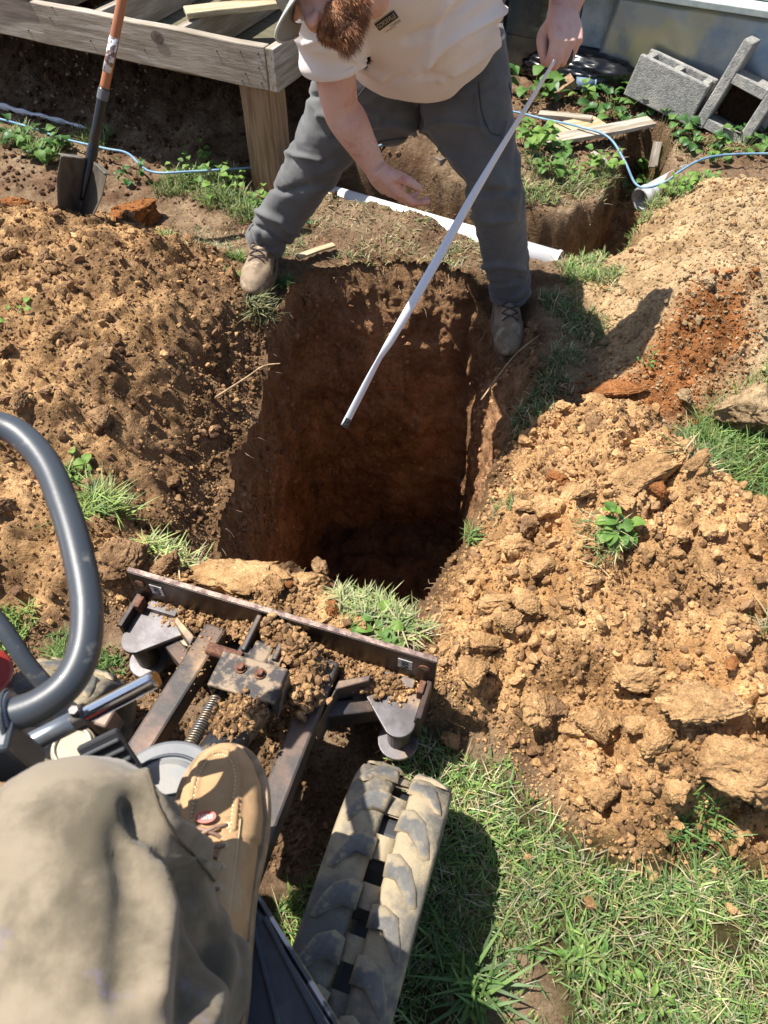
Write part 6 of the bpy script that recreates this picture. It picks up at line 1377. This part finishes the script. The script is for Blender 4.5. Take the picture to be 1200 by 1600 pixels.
# ============================================================ GRASS, WEEDS
M_GRASS = mat('grass_blades', (.08, .14, .03), .5, attr='tint', col2=(1.25, 1.2, 1.0), nscale=30, trans=.30, spec=.35)
def grass(name, patches, label):
    """patches: (polygon or (cx, cy, r), count, length range, lean, tones, seed)"""
    Vs, Fs, Cs, o = [], [], [], 0
    for P, n, (l0, l1), lean, tones, seed, wd in patches:
        r = np.random.default_rng(seed)
        if len(P) == 3 and not hasattr(P[0], '__len__'):
            a = r.uniform(0, 6.28, n); q = P[2] * np.sqrt(r.random(n)) * (1 + .3 * np.sin(a * 3 + seed)); xy = np.stack([P[0] + q * np.cos(a), P[1] + q * np.sin(a)], -1)
        else:
            xy = np.zeros((0, 2)); PP = np.array(P); lo, hi = PP.min(0), PP.max(0)
            while len(xy) < n:
                q = r.uniform(lo, hi, (n * 2, 2)); ww = .03 * fbm(q[:, 0] * 14, q[:, 1] * 14, 0, 7, 3)
                k_ = (poly_sdf(q[:, 0], q[:, 1], P) + ww < 0) & (r.random(len(q)) < np.clip(.75 + 1.1 * fbm(q[:, 0] * 9, q[:, 1] * 9, 0, 17, 3), .12, 1)); xy = np.concatenate([xy, q[k_]])
            xy = xy[:n]
        bare = W(845, 1575, z=0); out = (poly_sdf(xy[:, 0], xy[:, 1], RIM) > -.005) & ((np.hypot(xy[:, 0] - bare.x, xy[:, 1] - bare.y) > .055) | (r.random(n) < .12)); xy = xy[out]; n = len(xy)
        z = ground(xy[:, 0], xy[:, 1]); L = r.uniform(l0, l1, n); an = r.uniform(0, 6.28, n) * (1 if lean < 1.75 else .999) + 1.2 * fbm(xy[:, 0] * 6, xy[:, 1] * 6, 0, 19, 2)
        d = np.stack([np.cos(an), np.sin(an)], -1); ln = lean * r.uniform(.4, 1.5, n); sd = np.stack([-d[:, 1], d[:, 0]], -1); w = wd * r.uniform(.6, 1.3, n)
        base = np.stack([xy[:, 0], xy[:, 1], z - .004], -1); lift = r.uniform(0, .035, n)
        def pt(t, ww):
            fl = .22 if lean > 1.75 else 1.0; h = L * (t - .25 * np.minimum(ln, 1.6) * t * t) * fl + lift * (1 if fl < 1 else 0); f = L * ln * t * (t if fl == 1 else .6) * .75
            c = base + np.stack([d[:, 0] * f, d[:, 1] * f, h], -1); s3 = np.stack([sd[:, 0], sd[:, 1], 0 * w], -1) * (w * ww)[:, None]; return c - s3, c + s3, c
        a0, b0, _ = pt(0, .8); a1, b1, _ = pt(.4, 1.0); a2, b2, _ = pt(.75, .7); _, _, t3 = pt(1.0, 0)
        V_ = np.stack([a0, b0, a1, b1, a2, b2, t3], 1).reshape(-1, 3); i0 = (np.arange(n) * 7)[:, None] + o
        Ft = np.concatenate([i0 + np.array(q)[None] for q in ([0, 1, 3], [0, 3, 2], [2, 3, 5], [2, 5, 4], [4, 5, 6])])
        T = np.array(tones)[r.integers(0, len(tones), n)] * (.55 + .8 * r.random(n))[:, None] * (1 + .25 * fbm(xy[:, 0] * 5, xy[:, 1] * 5, 0, 29, 2))[:, None]
        Vs.append(V_); Fs.append(Ft); Cs.append(np.repeat(T, 7, 0)); o += 7 * n
    me = fast_mesh(name, np.concatenate(Vs), np.concatenate(Fs), True, np.clip(np.concatenate(Cs), .005, 1)); return tag(link(name, me, M_GRASS), label, kind='stuff')
G1, G2, G3, GD, GS = [.16, .27, .08], [.11, .21, .07], [.23, .33, .11], [.07, .13, .045], [.40, .36, .22]
LAWN = [(.10, .68), (.17, .60), (.30, .58), (.40, .42), (.52, .35), (.72, .38), (.95, .27), (1.3, .32), (1.3, -.35), (-.5, -.35), (-.35, .2), (-.02, .45), (.02, .62)]
grass('grass', [(LAWN, 34000, (.014, .036), 1.1, [G1, G2, G3, G1, G2, G3, GS], 701, .0014), (LAWN, 3500, (.03, .055), 1.2, [G1, G3, G2], 702, .0021), (LAWN, 6500, (.015, .05), 1.7, [GS, [.28, .24, .12], [.45, .42, .30]], 703, .0012)], 'trodden green lawn in front of the spoil heap')
grass('grass', [(GRASS_R, 5200, (.05, .12), .9, [G1, G3, G2, G3], 704, .0018), ((1.02, 1.55, .10), 500, (.04, .09), 1.3, [G2, G1, GS], 705, .0018)], 'long lush grass at the right edge between the two heaps')
def wp(px, py, z=.0): p = W(px, py, z=z); return p.x, p.y
def tuft(px, py, z, r, n, l, lean, tones, seed, w=.0018): x, y = wp(px, py, z); return ((x, y, r), n, l, lean, tones, seed, w)
rimr = [tuft(px, py, .0, .07, 330, (.02, .055), 1.1, [G1, G2, GS, G3], 710 + i) for i, (px, py) in enumerate(((900, 425), (925, 405), (950, 385), (985, 350), (1010, 330), (1050, 315), (935, 455), (905, 445), (1065, 300), (960, 350)))]
rimr += [tuft(px, py, .0, .07, 240, (.02, .05), 1.1, [GD, GS, G2], 730 + i) for i, (px, py) in enumerate(((870, 475), (900, 500), (880, 560), (860, 600), (835, 630), (920, 530), (815, 655)))]
grass('grass', rimr, 'grass along the strip between the pit, the trench and the pale heap')
isl = [tuft(px, py, .0, .12, 240, (.01, .03), 1.7, [GS, [.30, .25, .15], GS, G2], 850 + i) for i, (px, py) in enumerate(((600, 330), (660, 350), (540, 340), (480, 350), (870, 300), (930, 290), (1080, 230), (1150, 225), (980, 230), (620, 385), (730, 395), (330, 390)))] + [tuft(px, py, .05, .07, 210, (.02, .06), 1.2, [G1, G2, GS, GS, G3], 750 + i) for i, (px, py) in enumerate(((815, 300), (850, 300), (890, 285), (925, 275), (955, 260), (840, 270), (880, 250)))]
grass('grass', isl, 'mixed dry and green grass on the island between the trenches')
post = [tuft(px, py, .03, .075, 300, (.03, .10), 1.0, [G1, G3, G2, GS], 770 + i) for i, (px, py) in enumerate(((270, 285), (300, 275), (335, 300), (370, 310), (350, 270), (390, 325), (30, 215), (70, 235), (150, 215)))]
grass('grass', post, 'tall tufts growing around the foot of the brown post')
grass('grass', [tuft(368, 402, .02, .035, 150, (.02, .05), 1.0, [G1, G3], 790), tuft(365, 440, .02, .03, 140, (.02, .045), 1.0, [G1, G3], 791), tuft(445, 440, .0, .03, 120, (.02, .045), 1.0, [GD, G2], 792), tuft(270, 402, .03, .03, 90, (.02, .04), 1.0, [G1, G3, GS], 793),
                tuft(405, 500, -.03, .04, 260, (.03, .08), 1.6, [[.16, .20, .09], [.10, .14, .06], GS], 794), tuft(450, 380, .02, .10, 260, (.01, .03), 1.4, [GS, G2], 795), tuft(560, 405, .0, .12, 260, (.015, .035), 1.5, [GS, G2], 796), tuft(700, 400, .0, .07, 160, (.015, .035), 1.5, [GS, G2], 797), tuft(320, 370, .02, .14, 300, (.008, .02), 1.5, [GS, GS, G2], 798)], 'small tufts around the left boot and the far rim')
grass('grass', [tuft(160, 805, .08, .05, 300, (.04, .08), 1.6, [G3, G1, [.22, .27, .08]], 800), tuft(118, 755, .1, .03, 90, (.02, .05), 1.2, [G1, G3], 801), tuft(280, 855, .08, .05, 200, (.04, .08), 1.9, [[.25, .27, .10], G3, GS], 802), tuft(245, 850, .08, .03, 120, (.05, .08), 1.8, [[.25, .27, .10], G3], 803),
                tuft(20, 985, .02, .06, 320, (.02, .05), 1.0, [G1, G3], 804), tuft(100, 1015, .02, .05, 260, (.02, .05), 1.0, [G1, G3], 805), tuft(165, 1040, .02, .04, 160, (.02, .04), 1.0, [G1, G2], 806)], 'bright tufts between the left spoil heap and the machine')
grass('grass', [tuft(590, 965, .08, .075, 620, (.025, .065), 1.8, [[.30, .36, .15], [.20, .28, .09], [.38, .38, .22]], 810, .0015), tuft(545, 945, .07, .045, 260, (.025, .06), 1.8, [[.30, .36, .15], [.38, .38, .22]], 811, .0015), tuft(640, 985, .1, .04, 200, (.04, .09), 2.0, [[.2, .27, .09], GS], 812, .0018)], 'pulled pale green grass lying on the near lip of the pit')
grass('grass', [tuft(800, 740, .24, .035, 60, (.02, .05), 1.6, [G2, GS], 820), tuft(745, 765, .2, .02, 50, (.03, .06), 1.4, [G2, G3], 821), tuft(1075, 755, .2, .04, 70, (.03, .07), 1.6, [GD, GS], 822), tuft(770, 620, .13, .03, 70, (.02, .05), 1.4, [G2, G1], 823), tuft(940, 860, .24, .05, 160, (.03, .07), 2.0, [[.16, .20, .08], GS], 824, .0012), tuft(1185, 1000, .2, .03, 50, (.03, .08), 1.5, [GD, GS], 825), tuft(1090, 1290, .03, .05, 160, (.03, .07), 1.2, [G1, G2], 826)], 'scattered grass torn up and mixed into the large right heap')

grass('grass', [tuft(740, 1550, .0, .03, 60, (.05, .11), 1.5, [G1, G2], 830, .0032), tuft(700, 1500, .0, .04, 60, (.04, .08), 1.4, [G1, G2], 831, .0026), tuft(905, 1490, .0, .04, 70, (.03, .06), 1.5, [G1, G3], 832, .0028)], 'coarse long-bladed grass beside the rubber track')
# leafy weeds: every leaf its own part
M_LEAF = mat('weed_leaf', (.085, .18, .035), .6, col2=(.11, .22, .04), nscale=20, trans=.28, spec=.45, bump=.15, bscale=60)
M_LEAFL = mat('weed_leaf_light', (.22, .35, .07), .6, col2=(.14, .27, .045), nscale=20, trans=.35, spec=.45, bump=.15, bscale=60)
M_LEAFD = mat('weed_leaf_dark', (.035, .105, .028), .45, col2=(.055, .13, .03), nscale=20, trans=.2, spec=.45, bump=.15, bscale=60)
M_STEM = mat('weed_stem', (.12, .17, .05), .6); M_DEAD = mat('dead_leaf', (.22, .15, .09), .8, col2=(.33, .26, .17), nscale=30, bump=.4, bscale=60)
def leaf_mesh(kind, m, seed):
    r = random.Random(seed); n = 9; v = [(0, 0, 0)]; f = []
    def hw(t): return {'heart': .52 * math.sin(math.pi * min(1, t * .93 + .07)) ** .7, 'lobed': .50 * math.sin(math.pi * min(1, t * .9 + .1)) ** .55 * (1 + .22 * math.cos(t * 22)), 'long': .24 * math.sin(math.pi * min(1, t * .95 + .04)) ** .8}[kind]
    for i in range(n + 1):
        t = i / n; w = hw(t) if i < n else 0.0; y = t - (.10 if i == 0 and kind != 'long' else 0); z = .18 * math.sin(t * 2.6) - .25 * t * t
        for s in (-1, -.5, 0, .5, 1): v.append((s * w, y + (.06 * abs(s) if i > 1 else -.06 * abs(s)), z + abs(s) * w * .28 + r.uniform(-.012, .012)))
    v = v[1:]
    for i in range(n):
        for k_ in range(4): f.append((i * 5 + k_, i * 5 + k_ + 1, (i + 1) * 5 + k_ + 1, (i + 1) * 5 + k_))
    me = bpy.data.meshes.new('leaf'); me.from_pydata(v, [], f); me.update(); me.polygons.foreach_set('use_smooth', [True] * len(me.polygons)); me.materials.append(m); return me
LV = {(k_, i): [leaf_mesh(k_, m, 90 + j) for j in range(3)] for k_ in ('heart', 'lobed', 'long') for i, m in enumerate((M_LEAF, M_LEAFL, M_LEAFD, M_DEAD))}
def weed(px, py, z, n, R, l0, l1, kind, tone, label, seed, h=.05, group=None):
    r = random.Random(seed); p = W(px, py, z=z); zz = gz(p.x, p.y); e = empty('leafy_weed', (p.x, p.y, zz), 0, label, 'weed', group); st = MB()
    for i in range(n):
        a = r.uniform(0, 6.283); q = R * math.sqrt(r.random()); hh = h * r.uniform(.35, 1.1); tip = Vector((q * math.cos(a), q * math.sin(a), 0)); g_ = gz(p.x + tip.x, p.y + tip.y) - zz; tip.z = max(g_, -.06) + hh
        st.tube([(tip.x * .35, tip.y * .35, -.005), (tip.x * .8, tip.y * .8, tip.z * .8), tuple(tip)], [.0016, .0013, .001], 4)
        s_ = r.uniform(l0, l1); tn = r.choice(tone); o = link('leaf', r.choice(LV[(kind, tn)]), None, e)
        az = a + r.uniform(-.8, .8) - math.pi / 2; o.location = tip; o.rotation_euler = (r.uniform(-.35, .45), r.uniform(-.35, .35), az); o.scale = (s_, s_, s_)
    tag(part('stems', st, M_STEM, e), kind='stuff'); return e
WD = [
 (60, 235, .03, 26, .12, .035, .055, 'heart', (0, 0, 2), 'broad-leaved green weed left of the shovel blade', .09), (20, 205, .04, 12, .09, .03, .045, 'heart', (2,), 'dark shaded weed at the far left above the spoil', .07),
 (300, 262, .03, 20, .11, .020, .036, 'heart', (0, 1), 'small-leaved weed beside the blue tubing left of the post', .09), (345, 290, .03, 22, .10, .022, .038, 'heart', (0, 1, 1), 'bright weed at the foot of the brown post', .10), (405, 312, .02, 10, .05, .025, .04, 'heart', (0, 1), 'low weed right against the post beside the trouser leg', .07), (205, 262, .04, 14, .09, .02, .034, 'heart', (2, 0), 'straggly weed just right of the shovel socket', .06),
 (835, 140, .05, 22, .13, .045, .08, 'heart', (0, 2, 0), 'large-leaved weed below the fist holding the tape', .10), (835, 245, .06, 26, .09, .035, .055, 'heart', (1, 1, 0), 'vivid yellow-green weed at the near left corner of the grassy island', .10), (815, 235, .06, 12, .05, .03, .045, 'heart', (1,), 'upright bright weed against the trouser leg', .10), (880, 235, .06, 14, .07, .03, .05, 'heart', (0, 2), 'dark weed under the near end of the long board', .06),
 (945, 250, .06, 26, .09, .025, .040, 'heart', (1, 0, 1), 'fresh green weed on the tip of the grassy island', .07), (900, 268, .06, 14, .08, .02, .03, 'heart', (0, 1), 'sparse weed in the middle of the grassy island', .04), (858, 268, .06, 12, .05, .03, .045, 'lobed', (0,), 'pale lobed weed hanging at the island edge', .04),
 (960, 165, .04, 32, .16, .04, .065, 'lobed', (2, 0, 2), 'wide mat of dark lobed leaves behind the long board', .07), (1010, 155, .04, 26, .13, .04, .065, 'lobed', (2, 0), 'dark lobed weed below the tilted smooth-faced block', .07), (1035, 200, .03, 32, .14, .035, .06, 'lobed', (2, 0, 2), 'dense lobed weed right of the tip of the long board', .08), (912, 150, .05, 8, .05, .03, .045, 'heart', (1,), 'lone sunlit sprig in front of the blue-grey cup', .10),
 (1100, 215, .04, 20, .10, .03, .045, 'lobed', (2, 0), 'lobed weed in front of the hollow block', .06), (1165, 220, .04, 24, .11, .03, .045, 'lobed', (0, 2), 'lobed weed by the blue tubing at the right edge', .06), (1115, 240, .04, 14, .07, .025, .04, 'heart', (0, 1), 'weed leaning over the blue tubing at the head of the trench', .07), (1190, 190, .03, 8, .07, .025, .04, 'lobed', (2,), 'few leaves at the foot of the cut-off block at the right edge', .05),
 (1050, 318, .0, 20, .08, .022, .035, 'heart', (1, 1, 0), 'bright weed beside the grey pipe end', .06), (985, 345, .0, 12, .05, .018, .028, 'heart', (1,), 'small bright weed on the grass strip below the grey pipe', .05), (1095, 290, .05, 10, .06, .02, .03, 'heart', (0, 1), 'low weed at the top of the pale heap', .03),
 (955, 845, .24, 26, .042, .016, .040, 'heart', (1, 1, 0), 'clump of wilted torn weeds lying on the large right heap', .035), (120, 745, .1, 8, .04, .02, .03, 'heart', (1,), 'small weed poking through the left spoil above the grass tuft', .03), (30, 500, .2, 5, .05, .015, .025, 'heart', (1,), 'tiny green sprout in the left spoil at the picture edge', .02),
 (1010, 555, .12, 10, .04, .012, .02, 'long', (1, 0), 'small sprout between the orange clods in the shadow', .03), (1010, 1560, .0, 10, .04, .012, .024, 'long', (0, 1), 'coarse-leaved weed in the lawn at the bottom', .04), (940, 1500, .0, 10, .05, .010, .022, 'long', (0, 1), 'light green weed in the middle of the sunlit lawn', .03), (860, 1480, .0, 9, .04, .010, .022, 'long', (0,), 'flat-growing weed in the lawn near the shadow edge', .03),
 (600, 990, .08, 16, .06, .02, .035, 'heart', (1, 0), 'leafy stalks among the pulled grass on the lip of the pit', .03), (470, 345, .02, 8, .05, .02, .03, 'heart', (2, 0), 'few shaded leaves behind the left boot', .03)]
for i, (px, py, z, n, R, l0, l1, kd, tn, lab, h) in enumerate(WD): weed(px, py, z, n, R, l0, l1, kd, tn, lab, 900 + i, h)
# dead leaves and litter below the bank and in front of the blocks
Vs, Fs, o = [], [], 0; r = np.random.default_rng(33)
for _ in range(700):
    if r.random() < .55: p = W(r.uniform(820, 1200), r.uniform(150, 235), z=.0)
    else: p = W(r.uniform(0, 240), r.uniform(70, 210), z=.15)
    v, f = clod_shape(int(r.integers(1, 5)), 1) if False else (None, None)
    s_ = r.uniform(.012, .028); q = Quaternion(r.normal(size=4)); q.normalize(); c = np.array([p.x, p.y, gz(p.x, p.y) + .006])
    pv = np.array([(-.5, 0, 0), (0, -.35, .12), (.5, 0, 0), (0, .35, .12), (0, 0, -.1)]) * s_; pv = pv @ np.array(q.to_matrix()).T + c; Vs.append(pv); Fs.append(np.array([(0, 1, 4), (1, 2, 4), (2, 3, 4), (3, 0, 4)]) + o); o += 5
tag(link('leaf_litter', fast_mesh('leaf_litter', np.concatenate(Vs), np.concatenate(Fs), False), M_DEAD), 'dead brown leaf scraps on the dark soil', kind='stuff')
